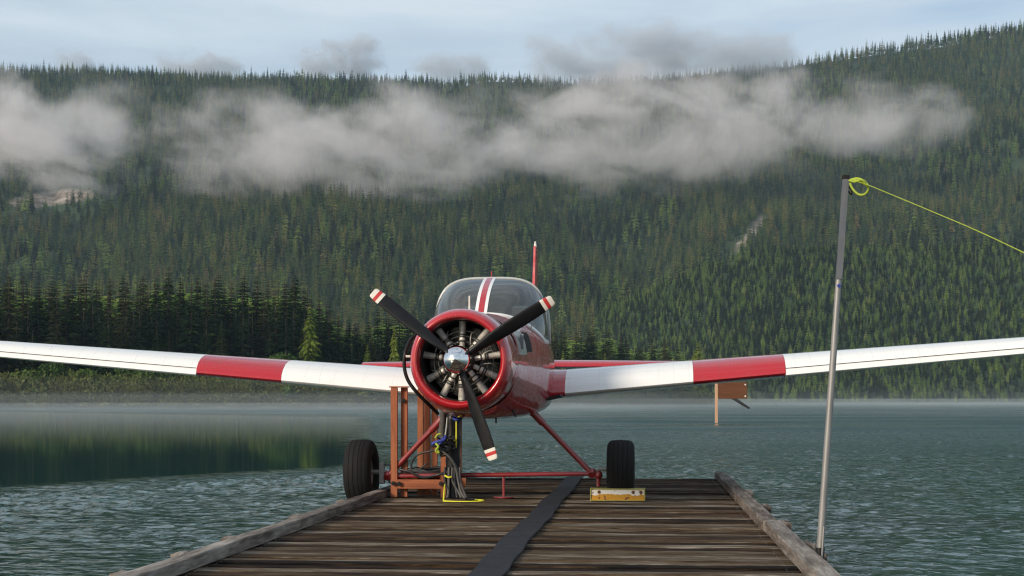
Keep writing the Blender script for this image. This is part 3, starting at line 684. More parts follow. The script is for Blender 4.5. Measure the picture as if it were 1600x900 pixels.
# engine
eng = MB().lathe([(.82,.40),(.8,.2),(.35,.17),(.2,.15),(.12,.13),(.05,.11),(.05,.001)], (0,0,HUB), (0,1,0), 28).build('crankcase', M['engine'], plane, smooth=True)
for i in range(9):
    a = R(90+40*i+12); d = Vector((math.cos(a), 0, math.sin(a))); c_ = MB(); O = Vector((0,.55,HUB))
    prof = [(.17,.07)]
    for j in range(10): prof += [(.19+.021*j,.075),(.192+.021*j,.108),(.2+.021*j,.108),(.202+.021*j,.075)]
    prof += [(.405,.07),(.41,.001)]
    c_.lathe(prof, O, d, 16); c_.build('engine_cylinder', M['fin'], eng, smooth=30)
for a_ in (90,50,9,-25,-53,-91,-120,-152,171,128):
    a = R(a_); d = Vector((math.cos(a),0,math.sin(a))); O = Vector((0,.30,HUB))
    p0, p1 = O+d*.13+Vector((0,-.05,0)), O+d*.445
    t_ = MB().tube([p0, p0+(p1-p0)*.28, p0+(p1-p0)*.30, p0+(p1-p0)*.42, p0+(p1-p0)*.44, p1], [.030,.030,.037,.037,.033,.042], 10)
    pt = t_.build('pushrod_tube', M['tubeg'], eng, smooth=50)
    for f in (.28,.44,.52): MB().lathe([(-.008,.025),(-.008,.043),(.008,.043),(.008,.025)], p0+(p1-p0)*f, d+Vector((0,.15,0)), 12).build('clamp_band', M['engine'], pt)
for rr, yy_ in ((.22,.33),(.285,.36),(.345,.40)):
    MB().tube([Vector((math.cos(q*2*math.pi/40)*rr, yy_+.01*math.sin(q), HUB+math.sin(q*2*math.pi/40)*rr)) for q in range(41)], .006, 6).build('ignition_ring', M['tubeg'], eng, smooth='all')
for q in range(14):
    a = q*2*math.pi/14+.2; d = Vector((math.cos(a),0,math.sin(a))); s = Vector((-d.z,0,d.x)); O = Vector((0,.32,HUB))
    MB().tube(catmull([O+d*.2, O+d*.26+s*.03+Vector((0,-.03,0)), O+d*.33+s*.05, O+d*.39+s*.02+Vector((0,.08,0))], 4), .007, 6).build('ignition_lead', M['tubeg'], eng, smooth='all')
# propeller
hubo = MB().lathe([(.10,.10),(.02,.115),(-.10,.115),(-.16,.10),(-.16,.001)], (0,-.03,HUB), (0,1,0), 28).build('propeller', M['black'], plane, smooth=40)
MB().lathe([(-.06,.14),(-.10,.158),(-.16,.160),(-.22,.15),(-.27,.127),(-.31,.09),(-.335,.047),(-.343,.001)], (0,-.03,HUB), (0,1,0), 40).build('spinner', M['chrome'], hubo, smooth='all')
def blade(ang, Rt):
    a = R(ang); e = Vector((math.cos(a),0,math.sin(a))); tq = Vector((-e.z,0,e.x)); n_ = Vector((0,-1,0)); O = Vector((0,-.12,HUB))
    ch = [(.05,.075,62,.07),(.13,.085,58,.065),(.22,.11,52,.055),(.36,.145,44,.042),(.55,.162,36,.03),(.72,.163,30,.022),(.88,.150,26,.018),(.95,.138,24,.015),(1.0,.120,23,.012)]
    fr = [c[0] for c in ch]
    def sec(f):
        c_, be, th = (float(np.interp(f, fr, [q[i] for q in ch])) for i in (1,2,3)); be = R(be)*.8
        cd = tq*math.cos(be) + n_*math.sin(be); nd = n_*math.cos(be) - tq*math.sin(be); ctr = O + e*(f*Rt)
        return [ctr + cd*(c_*.5*math.cos(q*2*math.pi/14)) + nd*(th*.5*math.sin(q*2*math.pi/14)*(1.3 if math.sin(q*2*math.pi/14) > 0 else .7)) for q in range(14)]
    fs = [.05,.09,.13,.18,.22,.29,.36,.45,.55,.64,.72,.8,.9]
    b_ = MB(); b_.grid([sec(f) for f in fs], closed=True); bl = b_.build('blade', M['black'], hubo, smooth='all')
    for f0, f1, mm in ((.900,.932,'cream'),(.932,.966,'tipred'),(.966,1.0,'cream')):
        b_ = MB(); rws = [sec(f0), sec((f0+f1)/2), sec(f1)]
        if f1 == 1.0: rws += [[(p-sum(rws[-1], Vector())/14)*.75 + sum(rws[-1], Vector())/14 + e*.012 for p in rws[-1]]]
        b_.grid(rws, closed=True)
        if f1 == 1.0: b_.add(rws[-1], [tuple(range(14))])
        b_.build('tip_band', M[mm], bl, smooth='all')
for an, rt in ((141.6,1.21),(31.9,1.235),(-70.3,1.165)): blade(an, rt)
# windscreen and cabin
SA, ZS = 3.25, 2.10
def base(ph):
    x, s = .755*math.sin(ph), SA-1.12*max(0,math.cos(ph))**.8; lo_, hi_ = 0.0, math.pi/2
    for _ in range(30):
        md_ = (lo_+hi_)/2
        if fus(s, md_).x > abs(x): lo_ = md_
        else: hi_ = md_
    return Vector((x, s, fus(s, lo_).z - .003))
def arch(ph, s=SA, w_=.745, h=.845, e=3.6):
    q = math.sin(ph); c = max(0, math.cos(ph)); return Vector((math.copysign(abs(q)**(2/e), q)*w_, s, ZS + c**(2/e)*h))
def ws(ph, t_, off=0.0):
    b_, a_ = base(ph), arch(ph); p = b_.lerp(a_, t_)
    n_ = Vector((math.sin(ph)*.25, -.75*math.cos(ph), .45*math.cos(ph)))
    return p + n_*(.13*math.sin(math.pi*t_)**.9 + off)
g_ = MB(); NP = 48
g_.grid([[ws(R(-90+180*j/NP), i/16) for j in range(NP+1)] for i in range(17)])
g_.build('windscreen', M['glass'], plane, smooth='all')
b_ = MB(); b_.tube([ws(R(-90+180*j/NP), .02, .008) for j in range(NP+1)], .033, 8); b_.build('windscreen_trim', M['white'], plane, smooth='all')
b_ = MB(); b_.tube([arch(R(-90+180*j/NP), SA+.01) for j in range(NP+1)], .022, 8); b_.build('windscreen_frame', M['panel'], plane, smooth='all')
def strip(x0, x1, off, m):
    rows = []
    for i in range(17):
        r_ = []
        for x_ in (x0, x1):
            ph = math.asin(max(-1, min(1, x_/.755))) ; p = ws(ph*.55, i/16, off); p.x = x_; r_.append(p)
        rows.append(r_)
    b_ = MB(); b_.grid(rows); b_.grid([[r[0] for r in rows], [r[0]+Vector((0,.02,-.01)) for r in rows]]); b_.grid([[r[1] for r in rows], [r[1]+Vector((0,.02,-.01)) for r in rows]])
    return b_.build('centre_strip', M[m], plane, smooth=40)
strip(-.085,-.045,.012,'white'); strip(-.045,.030,.014,'red'); strip(.030,.070,.012,'white')
# roof and cabin sides behind the screen
def cab(s, ph):
    w_ = float(np.interp(s, [SA,4.4,5.6,8.5],[.745,.72,.60,.30])); h = float(np.interp(s, [SA,4.2,5.4,7.0,8.5],[.845,.86,.72,.30,.06])); return arch(ph, s, w_, h, 3.6)
rf = MB(); rf.grid([[cab(s, R(-90+180*j/36)) for j in range(37)] for s in np.linspace(4.35, 8.5, 16)])
roof = rf.build('cabin_roof', M['red'], plane, smooth='all')
rf = MB(); rf.grid([[cab(s, R(-62+124*j/24)) for j in range(25)] for s in np.linspace(SA+.01, 4.35, 5)]); rf.build('roof_glass', M['glass'], plane, smooth='all')
for sg in (-1, 1):
    b_ = MB(); b_.grid([[cab(s, sg*R(62+28*j/6)) for j in range(7)] for s in np.linspace(SA+.03, 4.32, 5)]); wdw = b_.build('side_window', M['glass'], plane, smooth='all')
    for s in (SA+.03, 4.33):
        b_ = MB(); b_.tube([cab(s, sg*R(62+28*j/6)) for j in range(7)], .018, 6); b_.build('window_frame', M['panel'], wdw, smooth='all')
b_ = MB(); b_.box((-.62, 2.45, 2.0), (.62, 2.9, 2.30), b=.04); b_.build('dashboard', M['cabin'], plane)
b_ = MB(); b_.add([cab(5.2, R(-90+180*j/24))*1 for j in range(25)], [tuple(range(25))]); b_.build('bulkhead', M['cabin'], plane)
for sx_ in (-.34, .34):
    b_ = MB(); b_.box((sx_-.2, 3.9, 1.7), (sx_+.2, 4.02, 2.42), b=.04); b_.box((sx_-.12, 3.91, 2.44), (sx_+.12, 4.0, 2.62), b=.03); b_.build('seat', M['cabin'], plane)
# probe ahead of the screen, aerial on the roof
o = MB().lathe([(0,.055),(.02,.05),(.03,.02),(.03,.012),(.19,.010),(.2,.001)], pl(733.5, 487, 17.6), (0,0,1), 12).build('air_probe', M['cream'], plane, smooth=40)
MB().tube([pl(768, 437, 19.6), pl(768, 424, 19.6)], .008, 6).build('aerial', M['red'], plane)
# wings
def af(n=13):
    xs = [.5*(1-math.cos(math.pi*i/n)) for i in range(n+1)]
    th = lambda x: 5*(.2969*math.sqrt(x)-.126*x-.3516*x*x+.2843*x**3-.1015*x**4)
    cb = lambda x: .03*(1-(2*x-.9)**2) if x > 0 else .0057
    dr = lambda x: -.30*(1-x)**5.5
    return [(x, cb(x)+th(x)+dr(x)) for x in xs[::-1]] + [(x, cb(x)*.4-th(x)*.95*(1-.45*(1-x)**3)+dr(x)) for x in xs[1:]]
AF = af()
def wsec(X_, sg, grow=0.0, droop=0.0, lo=0.0):
    c_ = 2.35-.148*X_; zc = 1.53 + .0818*(X_-.95); T = .20
    out = []
    for x, z in AF:
        zz = z*T*c_
        if z < .02: zz -= lo*math.exp(-x*9)
        out.append(Vector((sg*X_, 3.72 - grow + x*(c_+grow*2), zc + zz*(1+grow) - droop*max(0, x-.7))))
    return out
def wing_span(name, Xs, sg, m, parent, grow=0.0, lo=0.0, cap=False):
    b_ = MB(); rows = [wsec(X_, sg, grow, 0.1, lo) for X_ in Xs]; b_.grid(rows, closed=True)
    b_.add(rows[0], [tuple(range(len(rows[0])))]); b_.add(rows[-1], [tuple(range(len(rows[0])))])
    return b_.build(name, m, parent, smooth=50)
for sg in (-1, 1):
    # red fillet blending into the fuselage
    b_ = MB(); rows = []
    for i in range(9):
        f = i/8; X_ = .45 + .52*f; g2 = .17*(1-f)**1.6; sec = wsec(max(X_,.95), sg, g2+.004, .1); rows.append([Vector((sg*X_, p.y, p.z - .02*(1-f))) for p in sec])
    b_.grid(rows, closed=True); b_.build('wing_fillet', M['red'], plane, smooth='all')
    B0, B1 = (3.0, 4.22) if sg < 0 else (2.72, 3.96)
    wi = wing_span('wing', np.linspace(.965, B0, 8), sg, M['white'], plane)
    wing_span('red_band', np.linspace(B0+.003, B1, 6), sg, M['red'], wi, .001)
    wing_span('outer_panel', np.linspace(B1+.003, 8.3, 14), sg, M['white'], wi, .0, .026)
    # slat joint along the outer leading edge
    gp = MB(); rows = []
    for X_ in np.linspace(B1+.01, 8.28, 30):
        s_l = wsec(X_, sg, 0, .1, .026); c_ = 2.35-.148*X_
        zb_ = min(p.z for p in s_l[13:20]); zt_ = zb_ + .36*(max(p.z for p in s_l) - zb_); yf = s_l[13].y
        for q in range(13, 0, -1):
            a1, a2 = s_l[q], s_l[q-1]
            if a1.z <= zt_ <= a2.z: yf = a1.y + (a2.y-a1.y)*(zt_-a1.z)/max(1e-6, a2.z-a1.z); break
        rows.append([Vector((sg*X_, yf-.010, zt_+.003)), Vector((sg*X_, yf-.014, zt_-.003))])
    gp.grid(rows); gp.grid([[r[0] for r in rows], [r[0]+Vector((0,.03,0)) for r in rows]]); gp.grid([[r[1] for r in rows], [r[1]+Vector((0,.03,0)) for r in rows]])
    gp.build('slat_joint', M['dark'], wi)
    # tailplane
    b_ = MB(); rows = []
    for X_ in np.linspace(.02, 3.3, 8):
        c_ = 1.3-.13*X_; rows.append([Vector((sg*X_, 10.4+.12*X_+x*c_, 1.98+z*.14*c_)) for x, z in AF])
    b_.grid(rows, closed=True); b_.add(rows[-1], [tuple(range(len(AF)))]); b_.build('tailplane', M['red'], plane, smooth=50)
b_ = MB(); rows = []
for z_ in np.linspace(2.0, 4.2, 9):
    f = (z_-2.0)/2.36; c_ = 1.7-.9*f; rows.append([Vector((zz*.065*c_, 10.1+.75*f+x*c_, z_)) for x, zz in [(x, (1 if i <= 13 else -1)*abs(z)) for i, (x, z) in enumerate(AF)]])
b_.grid(rows, closed=True); b_.add(rows[-1], [tuple(range(len(AF)))]); fin = b_.build('tail_fin', M['red'], plane, smooth=50)
MB().tube([(0,10.95,4.19),(0,10.95,4.30)], [.03,.012], 8).build('fin_light', M['cream'], plane)
# black tube loop at the left of the cowl
MB().tube(catmull([pl(655,519,16.6), pl(641,532,16.5), pl(633,552,16.4), pl(632,575,16.4), pl(638,595,16.4), pl(652,614,16.4), pl(672,634,16.5), pl(684,646,16.7)], 6), .021, 8).build('exhaust_tube', M['black'], plane, smooth='all')
MB().tube([pl(648,557,16.3), pl(634,557,16.3)], .014, 8).build('stub_pipe', M['cream'], plane)
# undercarriage: red tubes, axle stubs, wheels
LW, RW = pl(565, 737, 19.2), pl(970, 736, 18.85)
Pb = pl(925, 740, 18.9); Qb = pl(606, 744, 19.1)
gear = MB().tube([Qb, Pb, pl(934,742,18.9)], .031, 10).build('axle_bar', M['red_tube'], plane, smooth=40)
for a_, b2 in ((pl(822,634,19.0), Pb), (pl(697,648,19.0), Qb)):
    st_ = MB().tube([a_, a_.lerp(b2,.08), a_.lerp(b2,.12), a_.lerp(b2,.25), a_.lerp(b2,.27), b2], [.05,.06,.05,.05,.036,.036], 10).build('gear_strut', M['red_tube'], plane, smooth=40)
    MB().tube([b2+Vector((0,-.03,-.02)), b2+Vector((0,.03,.03))], .055, 10).build('joint', M['red_tube'], st_, smooth=40)
b2 = pl(935,742,18.9); MB().lathe([(-.06,.001),(-.05,.035),(-.02,.055),(.02,.055),(.05,.035),(.06,.001)], b2, (0,0,1), 14).build('ball_joint', M['red_tube'], gear, smooth='all')
MB().tube([b2, Vector((b2.x, b2.y, .16))], .028, 8).build('prop_leg', M['red_tube'], gear)
b2 = pl(787,743,19.0); lg = MB().tube([b2, Vector((b2.x,b2.y,.02))], .018, 8); lg.lathe([(0,.14),(.015,.14),(.02,.02)], (b2.x,b2.y,.004), (0,0,1), 16); lg.build('prop_leg', M['red_tube'], gear)
def wheel(c, Rw, Wd, tilt=0.0):
    prof = []; hw = Wd/2; rr = .46*Rw
    for a_, r_ in ((-.62,.46),(-.9,.55),(-1.0,.70),(-.96,.84),(-.82,.94),(-.60,.985),(-.52,.99),(-.50,.975),(-.47,.99),(-.20,1.0),(-.18,.983),(-.15,1.0),(.15,1.0),(.18,.983),(.20,1.0),(.47,.99),(.50,.975),(.52,.99),(.60,.985),(.82,.94),(.96,.84),(1.0,.70),(.9,.55),(.62,.46)):
        prof.append((a_*hw, r_*Rw))
    ax = Vector((1, 0, tilt))
    ty = MB().lathe(prof, c, ax, 48).build('wheel', M['rubber'], plane, smooth=50)
    MB().lathe([(-hw*.6,.46*Rw),(-hw*.66,.43*Rw),(-hw*.35,.36*Rw),(-hw*.3,.16*Rw),(-hw*.6,.14*Rw),(-hw*.6,.001)], c, ax, 28).build('rim', M['steel'], ty, smooth=40)
    MB().lathe([(hw*.6,.46*Rw),(hw*.66,.43*Rw),(hw*.35,.36*Rw),(hw*.3,.16*Rw),(hw*.6,.14*Rw),(hw*.6,.001)], c, ax, 28).build('rim', M['steel'], ty, smooth=40)
    return ty
Rl = (pl(565,686.5,19.2).z + .105)/2; LW.z = Rl - .104; wl = wheel(LW, Rl, .37, .02)
Rr = pl(970,687.5,18.85).z/2; RW.z = Rr + .002; wr = wheel(RW, Rr, .365)
b_ = MB(); b_.tube([LW + Vector((.1,0,0)), LW + Vector((.34,0,0))], .032, 10); b_.box((.25,-.05,-.16),(.31,.05,.13), Matrix.Translation(LW), b=.01); b_.tube([LW + Vector((.3,0,.0)), Qb], .03, 8); b_.build('axle', M['steel'], wl, smooth=30)
b_ = MB(); b_.tube([RW + Vector((-.12,0,0)), RW + Vector((-.3,0,0))], .03, 10); b_.build('axle', M['steel'], wr, smooth=30)
MB().tube(catmull([LW+Vector((.30,-.03,.10)), LW+Vector((.40,-.03,.08)), LW+Vector((.38,-.03,-.12)), LW+Vector((.46,-.03,-.16))], 5), .013, 6).build('brake_hose', M['cable'], plane, smooth='all')
# dirty seam bits beneath the belly
b_ = MB(); b_.box((-.1,-.3,-.02),(.32,.3,.015), Matrix.Translation(pl(842,627,19.2)) @ Matrix.Rotation(R(-14),4,'Y'), b=.006); b_.build('belly_flap', M['black'], plane)
MB().tube([pl(775,652,17.4), pl(775,661,17.4)], .012, 6).build('drain_pipe', M['black'], plane)
MB().tube([pl(800,640,17.6), pl(806,651,17.6)], .014, 6).build('drain_pipe', M['black'], plane)
MB().tube([pl(806,641,18.2), pl(812,646,18.2)], [.03,.025], 6).build('drain_pipe', M['black'], plane)

# ------------------------------------------------------------------ chock
ch = empty('wheel_chock', (165*18.4/F, 18.4, DECK), -A)
tag(ch, 'rusty yellow and white steel wheel chock before the right wheel', 'chock')
m, t, b = mat('chock_paint'); k = t.links.new
tc = t.nodes.new('ShaderNodeTexCoord'); sx = t.nodes.new('ShaderNodeSeparateXYZ'); k(tc.outputs['Object'], sx.inputs[0])
n1 = N(t, 'ShaderNodeTexNoise', inp={'Scale': 9.0, 'Detail': 5.0, 'Roughness': .65}); k(tc.outputs['Object'], n1.inputs['Vector'])
n2 = N(t, 'ShaderNodeTexNoise', inp={'Scale': 16.0, 'Detail': 5.0, 'Roughness': .6}); k(tc.outputs['Object'], n2.inputs['Vector'])
hh = N(t, 'ShaderNodeMath', operation='MULTIPLY_ADD', inp={1: .09}); k(n1.outputs['Fac'], hh.inputs[0]); k(sx.outputs['Z'], hh.inputs[2])
st1 = N(t, 'ShaderNodeMapRange', inp={'From Min': .127, 'From Max': .131}); k(hh.outputs[0], st1.inputs['Value'])
mx = N(t, 'ShaderNodeMix', data_type='RGBA'); mx.inputs['A'].default_value = (.50,.24,.012,1); mx.inputs['B'].default_value = (.72,.68,.6,1); k(st1.outputs[0], mx.inputs['Factor'])
st2 = N(t, 'ShaderNodeMapRange', inp={'From Min': .60, 'From Max': .63}); k(n2.outputs['Fac'], st2.inputs['Value'])
m2 = N(t, 'ShaderNodeMix', data_type='RGBA'); m2.inputs['B'].default_value = (.16,.05,.02,1); k(st2.outputs[0], m2.inputs['Factor']); k(mx.outputs['Result'], m2.inputs['A']); k(m2.outputs['Result'], b.inputs['Base Color'])
b.inputs['Roughness'].default_value = .6; M['chock'] = m
M['olive'] = simple('olive_paint', (.33,.29,.06), .65, var=.4, scale=14)
MB().box((-.34,.012,.012),(.34,.03,.148)).build('front_plate', M['chock'], ch)
fr = MB()
for lo_, hi_ in (((-.355,0,.003),(-.342,.26,.16)), ((.342,0,.003),(.355,.26,.16)), ((-.3415,0,.149),(.3415,.012,.158)), ((-.3415,0,.003),(.3415,.010,.0115))): fr.box(lo_, hi_)
fr.build('edge_frame', M['olive'], ch)
MB().box((-.341,.0125,.1485),(.341,.26,.157)).build('top_plate', M['olive'], ch)
for x_ in (-.24,.2,.3):
    MB().lathe([(0,.022),(-.010,.020),(-.012,.001)], (x_,.012,.115), (0,1,0), 10).build('bolt', M['board'], ch)

# ------------------------------------------------------------------ wooden rack
def dloc(px, py_deck=None, d=None): p = P(px, 700, d); return w2d((p.x, p.y, DECK))
rack = empty('wooden_rack', (P(655,0,19.0).x, 19.0, DECK), -A)
tag(rack, 'reddish stained timber rack of tall paired posts beside the left wheel', 'rack')
def rx(px, d=19.0): return (px-655)*d/F
H_ = 1.475
def post(x0, y0, h, w_=.086, z0=.004, dep=.06):
    b_ = MB(); b_.box((x0-w_/2, y0, z0), (x0+w_/2, y0+dep, h), b=.006); return b_.build('post', M['orange_wood'], rack)
post(rx(615), 0, H_); post(rx(629), .10, H_)
for px_ in (648, 658.5, 670): post(rx(px_, 19.45), .48, H_-.01, .08)
post(rx(693), 0, .62, .07); post(rx(716.5), .12, 1.05, .05)
b_ = MB(); b_.box((rx(619.3), -.002, .12), (rx(688.9), .05, .245), b=.006); b_.build('rail', M['orange_woodx'], rack)
b_ = MB(); b_.box((rx(612), .43, .12), (rx(722), .475, .245), b=.006); b_.build('rail', M['orange_woodx'], rack)
for px_ in (612, 690): 
    b_ = MB(); b_.box((rx(px_)-.03, .0655 if px_ < 650 else .0655, .25), (rx(px_)+.03, .43, .32), b=.006); b_.build('rail', M['orange_wood'], rack)
b_ = MB(); b_.box((rx(611)-.03,-.01,H_+.001),(rx(634)+.02,.17,H_+.018), b=.003); b_.build('cap_strip', M['orange_woodx'], rack)
b_ = MB()
for px_ in (624,631,641,652,664,676,686): b_.box((rx(px_)-.02, .051, .18), (rx(px_)+.02, .43, .21))
b_.build('shelf_slat', M['orange_wood'], rack)
for px_, z_ in ((615,.195),(624,.19),(690,.195),(629,1.3)):
    MB().lathe([(0,.016),(-.03,.015),(-.03,.03),(-.045,.03),(-.05,.001)], (rx(px_),0 if z_ < 1 else .1,z_), (0,1,0), 10).build('bolt', M['dark'], rack)
# coil of black cable lying in the rack
cc = MB(); ctr = P(665, 741, 19.18); 
def cp(px, py, d): return P(px, py, d)
for q in range(11):
    a0 = random.uniform(0,6); rx_, rz_ = random.uniform(.18,.30), random.uniform(.03,.07); zc = 1.075 + random.uniform(0,.10); cxo = random.uniform(-.05,.05)
    cc.tube([Vector((ctr.x+cxo+math.cos(a0+i*.4)*rx_, 19.22+math.sin(a0+i*.4)*.13, zc+.02*math.sin(a0*2+i*.9)+rz_*.4*math.sin(i*.4+q))) for i in range(16)], random.uniform(.013,.022), 6)
cc.tube(catmull([cp(644,741,19.1), cp(643,725,19.1), cp(652,711,19.05), cp(672,705,19.0), cp(686,703,18.9)], 6), .014, 8)
cc.tube(catmull([cp(623,733,19.05), cp(640,737,19.0), cp(660,746,19.0), cp(684,742,19.0), cp(700,736,18.9)], 6), .017, 8)
cc.tube(catmull([cp(668,724,19.1), cp(655,733,19.1), cp(640,738,19.1), cp(622,741,19.15)], 6), .012, 8)
tag(cc.build('cable_coil', M['cable'], smooth='all'), 'tangled coil of black cable lying in the wooden rack', 'cable')

# black wrapped support post
sp = empty('support_post', (P(708,0,18.85).x, 18.85, DECK), -A)
tag(sp, 'thick black wrapped post holding up the nose beside the wooden rack', 'post')
prof = [(.004,.001),(.004,.105)]; 
for i in range(20): prof.append((.05+.056*i, .098+random.uniform(-.006,.008)))
prof += [(1.12,.09),(1.12,.001)]
MB().lathe(prof, (0,0,0), (0,0,1), 18).build('column', M['black'], sp, smooth=50)
for z_ in (.36,.82): MB().lathe([(-.02,.098),(-.02,.112),(.02,.112),(.02,.098)], (0,0,z_), (0,0,1), 18).build('tape_band', M['cable'], sp, smooth=50)
for q, (a_, r_) in enumerate(((-.35,.02),(.3,.018),(1.0,.016),(-1.0,.02),(.05,.015))):
    e = Vector((math.sin(a_)*.115, -math.cos(a_)*.115, 0)); MB().tube(catmull([e+Vector((0,0,.42)), e*1.05+Vector((0,0,.25)), e*1.15+Vector((.02*q,0,.1)), e*1.35+Vector((.03*q,-.02,.02))], 5), r_, 6).build('conduit', M['cable'] if q % 2 else M['gcable'], sp, smooth='all')
dd = 18.68
tag(MB().tube(catmull([P(713,657,18.70), P(713,680,dd), P(712.5,700,dd)], 5), .011, 6).tube([P(696,688,dd-.02), P(713,688,dd-.02)], .013, 6).tube(catmull([P(698,690,dd-.02), P(695,693,dd), P(699,686,dd)],4), .014, 6)
    .tube(catmull([P(695,743,dd), P(701,746,dd-.03), P(706,745,dd-.02)],4), .013, 6).tube([P(695,757,18.7), P(693,783,18.45)], .011, 6).tube(catmull([P(693,783,18.42), P(720,784,18.38), P(748,783.5,18.4), P(755,782,18.5), P(730,780,18.6)],5), .012, 6)
    .build('yellow_rope', M['yrope'], smooth='all'), 'yellow rope tied down the black post and trailing on the planks', 'rope')
tag(MB().tube(catmull([P(692,645,18.9), P(691.5,660,18.8), P(690,675,18.75), P(692,690,18.72)],6), .042, 10).build('ribbed_hose', M['hose'], smooth='all'), 'grey ribbed hose hanging below the left of the cowl', 'hose')
tag(MB().tube(catmull([P(699,652,18.7), P(697.5,670,18.68), P(694,690,18.66)],6), .014, 6).build('white_wire', M['steel'], smooth='all'), 'pale wire hanging between grey hose and black post', 'wire')
kn = MB()
for q in range(14):
    a0 = P(random.uniform(676,700), random.uniform(680,702), 18.6+random.uniform(-.03,.05)); kn.tube(catmull(tube_pts_jit([a0, a0+Vector((.06,0,.02)), a0+Vector((.10,.02,-.05)), a0+Vector((.02,.0,-.09))], .04), 4), random.uniform(.010,.02), 6)
kn.tube(catmull([P(690,703,18.6), P(704,715,18.58), P(713,730,18.6), P(717,750,18.6), P(718,765,18.55), P(724,778,18.5), P(742,780,18.5)],6), .014, 8)
tag(kn.build('cable_knot', M['cable'], smooth='all'), 'knot of black cables tied to the post below the cowl', 'cable')
tag(MB().tube(catmull([P(688,703,18.55), P(703,715,18.53), P(712,731,18.55), P(716,752,18.55), P(720,768,18.5), P(727,779,18.45)],6), .015, 8).build('grey_cable', M['gcable'], smooth='all'), 'grey cable curving down the front of the black post', 'cable')
bs = MB(); bs.tube(catmull([P(675,694,18.55), P(684,690,18.52), P(694,687,18.52), P(696,681,18.55)],5), .022, 6); bs.tube(catmull([P(678,690,18.55), P(686,695,18.52), P(693,683,18.52)],5), .015, 6)
tag(bs.build('blue_strap', M['blue'], smooth='all'), 'blue strap knotted round cables beside the black post', 'strap')
tag(MB().tube(catmull([P(708,654,18.72), P(714,656,18.68), P(722,653,18.72)],4), .02, 6).build('blue_strap', M['blue'], smooth='all'), 'blue strap end at the top of the black post', 'strap')
yb = MB(); yb.tube(catmull([P(680,685,18.5), P(684,679,18.5), P(689,678,18.5)],5), .014, 6); yb.tube(catmull([P(681,693,18.5), P(685,698,18.48), P(681,704,18.5), P(686,708,18.5), P(683,701,18.5)],5), .016, 6)
tag(yb.build('yellow_rope', M['nrope'], smooth='all'), 'short knotted yellow green cord on the cable knot', 'cord')

# ------------------------------------------------------------------ leaning pole and rope
dp = 11.24
pb, pt_ = P(1279, 893, dp), P(1321.5, 274, dp)
pole = empty('leaning_pole', pb); axis = (pt_-pb); Lp = axis.length; pole.rotation_mode = 'QUATERNION'; pole.rotation_quaternion = axis.to_track_quat('Z', 'Y')
tag(pole, 'tall grey metal pole leaning beside the right edge of the dock', 'pole')
f1 = (893-437)/(893-274)
MB().lathe([(0,.0),(0,.030),(Lp*.25,.029),(Lp*.5,.026),(Lp*f1,.024)], (0,0,0), (0,0,1), 20).build('lower_tube', M['steel'], pole, smooth=50)
b_ = MB(); b_.box((-.028,-.022,Lp*f1+.001),(.014,.022,Lp-.03), b=.004); b_.build('upper_channel', M['dsteel'], pole)
MB().tube([(.0245,-.010,Lp*f1+.001),(.0245,-.010,Lp-.08)], .010, 8).build('side_rod', M['copper'], pole, smooth=50)
b_ = MB(); b_.box((-.031,-.026,Lp-.03),(.022,.026,Lp), b=.004); b_.build('top_cap', M['dark'], pole)
MB().tube(catmull([(-.01,-.025,Lp-.09),(-.02,-.05,Lp-.12),(.0,-.055,Lp-.15),(.012,-.03,Lp-.12)],5), .006, 6).build('ring', M['dark'], pole, smooth='all')
MB().tube([(.028,-.012,Lp-.05),(.028,-.012,Lp-.12)], .012, 8).build('eyelet', M['copper'], pole)
MB().lathe([(0,.001),(0,.014),(.02,.014),(.02,.001)], (-.036,0,Lp*f1-.05), (1,0,0), 10).build('bolt', M['blue'], pole)
MB().lathe([(.03,.028),(.03,.037),(.19,.037),(.19,.028)], (0,0,0), (0,0,1), 16).build('foot_clamp', M['black'], pole, smooth=50)
MB().tube([(-.040,-.01,.0),(-.036,-.01,.36)], .009, 8).build('side_rod', M['steel'], pole, smooth=50)
mb_ = MB(); mb_.tube(catmull([P(1326,283,dp-.04), P(1340,284,11.1), P(1356,289,11.0), P(1400,307,10.6), P(1460,332,10.1), P(1530,362,9.55), P(1602,396,9.0), P(1700,444,8.3), P(1900,545,7.2)],6), [.0038]*49, 6)
mb_.tube(catmull([P(1328,286,dp-.05), P(1333,296,dp-.06), P(1342,304,dp-.08), P(1352,303,dp-.1), P(1357,294,dp-.12), P(1350,287,dp-.12), P(1338,282,dp-.1), P(1329,281,dp-.05)],6), .010, 6)
mb_.tube(catmull([P(1330,281,dp-.05), P(1340,279,dp-.1), P(1350,283,dp-.14), P(1356,290,dp-.16)],6), .011, 6)
mb_.tube(catmull([P(1327,282,dp-.05), P(1336,284,dp-.12), P(1346,281,dp-.16), P(1352,286,dp-.16)],6), .010, 6)
tag(mb_.build('neon_rope', M['nrope'], smooth='all'), 'neon yellow rope knotted at the pole top and stretching out right', 'rope')

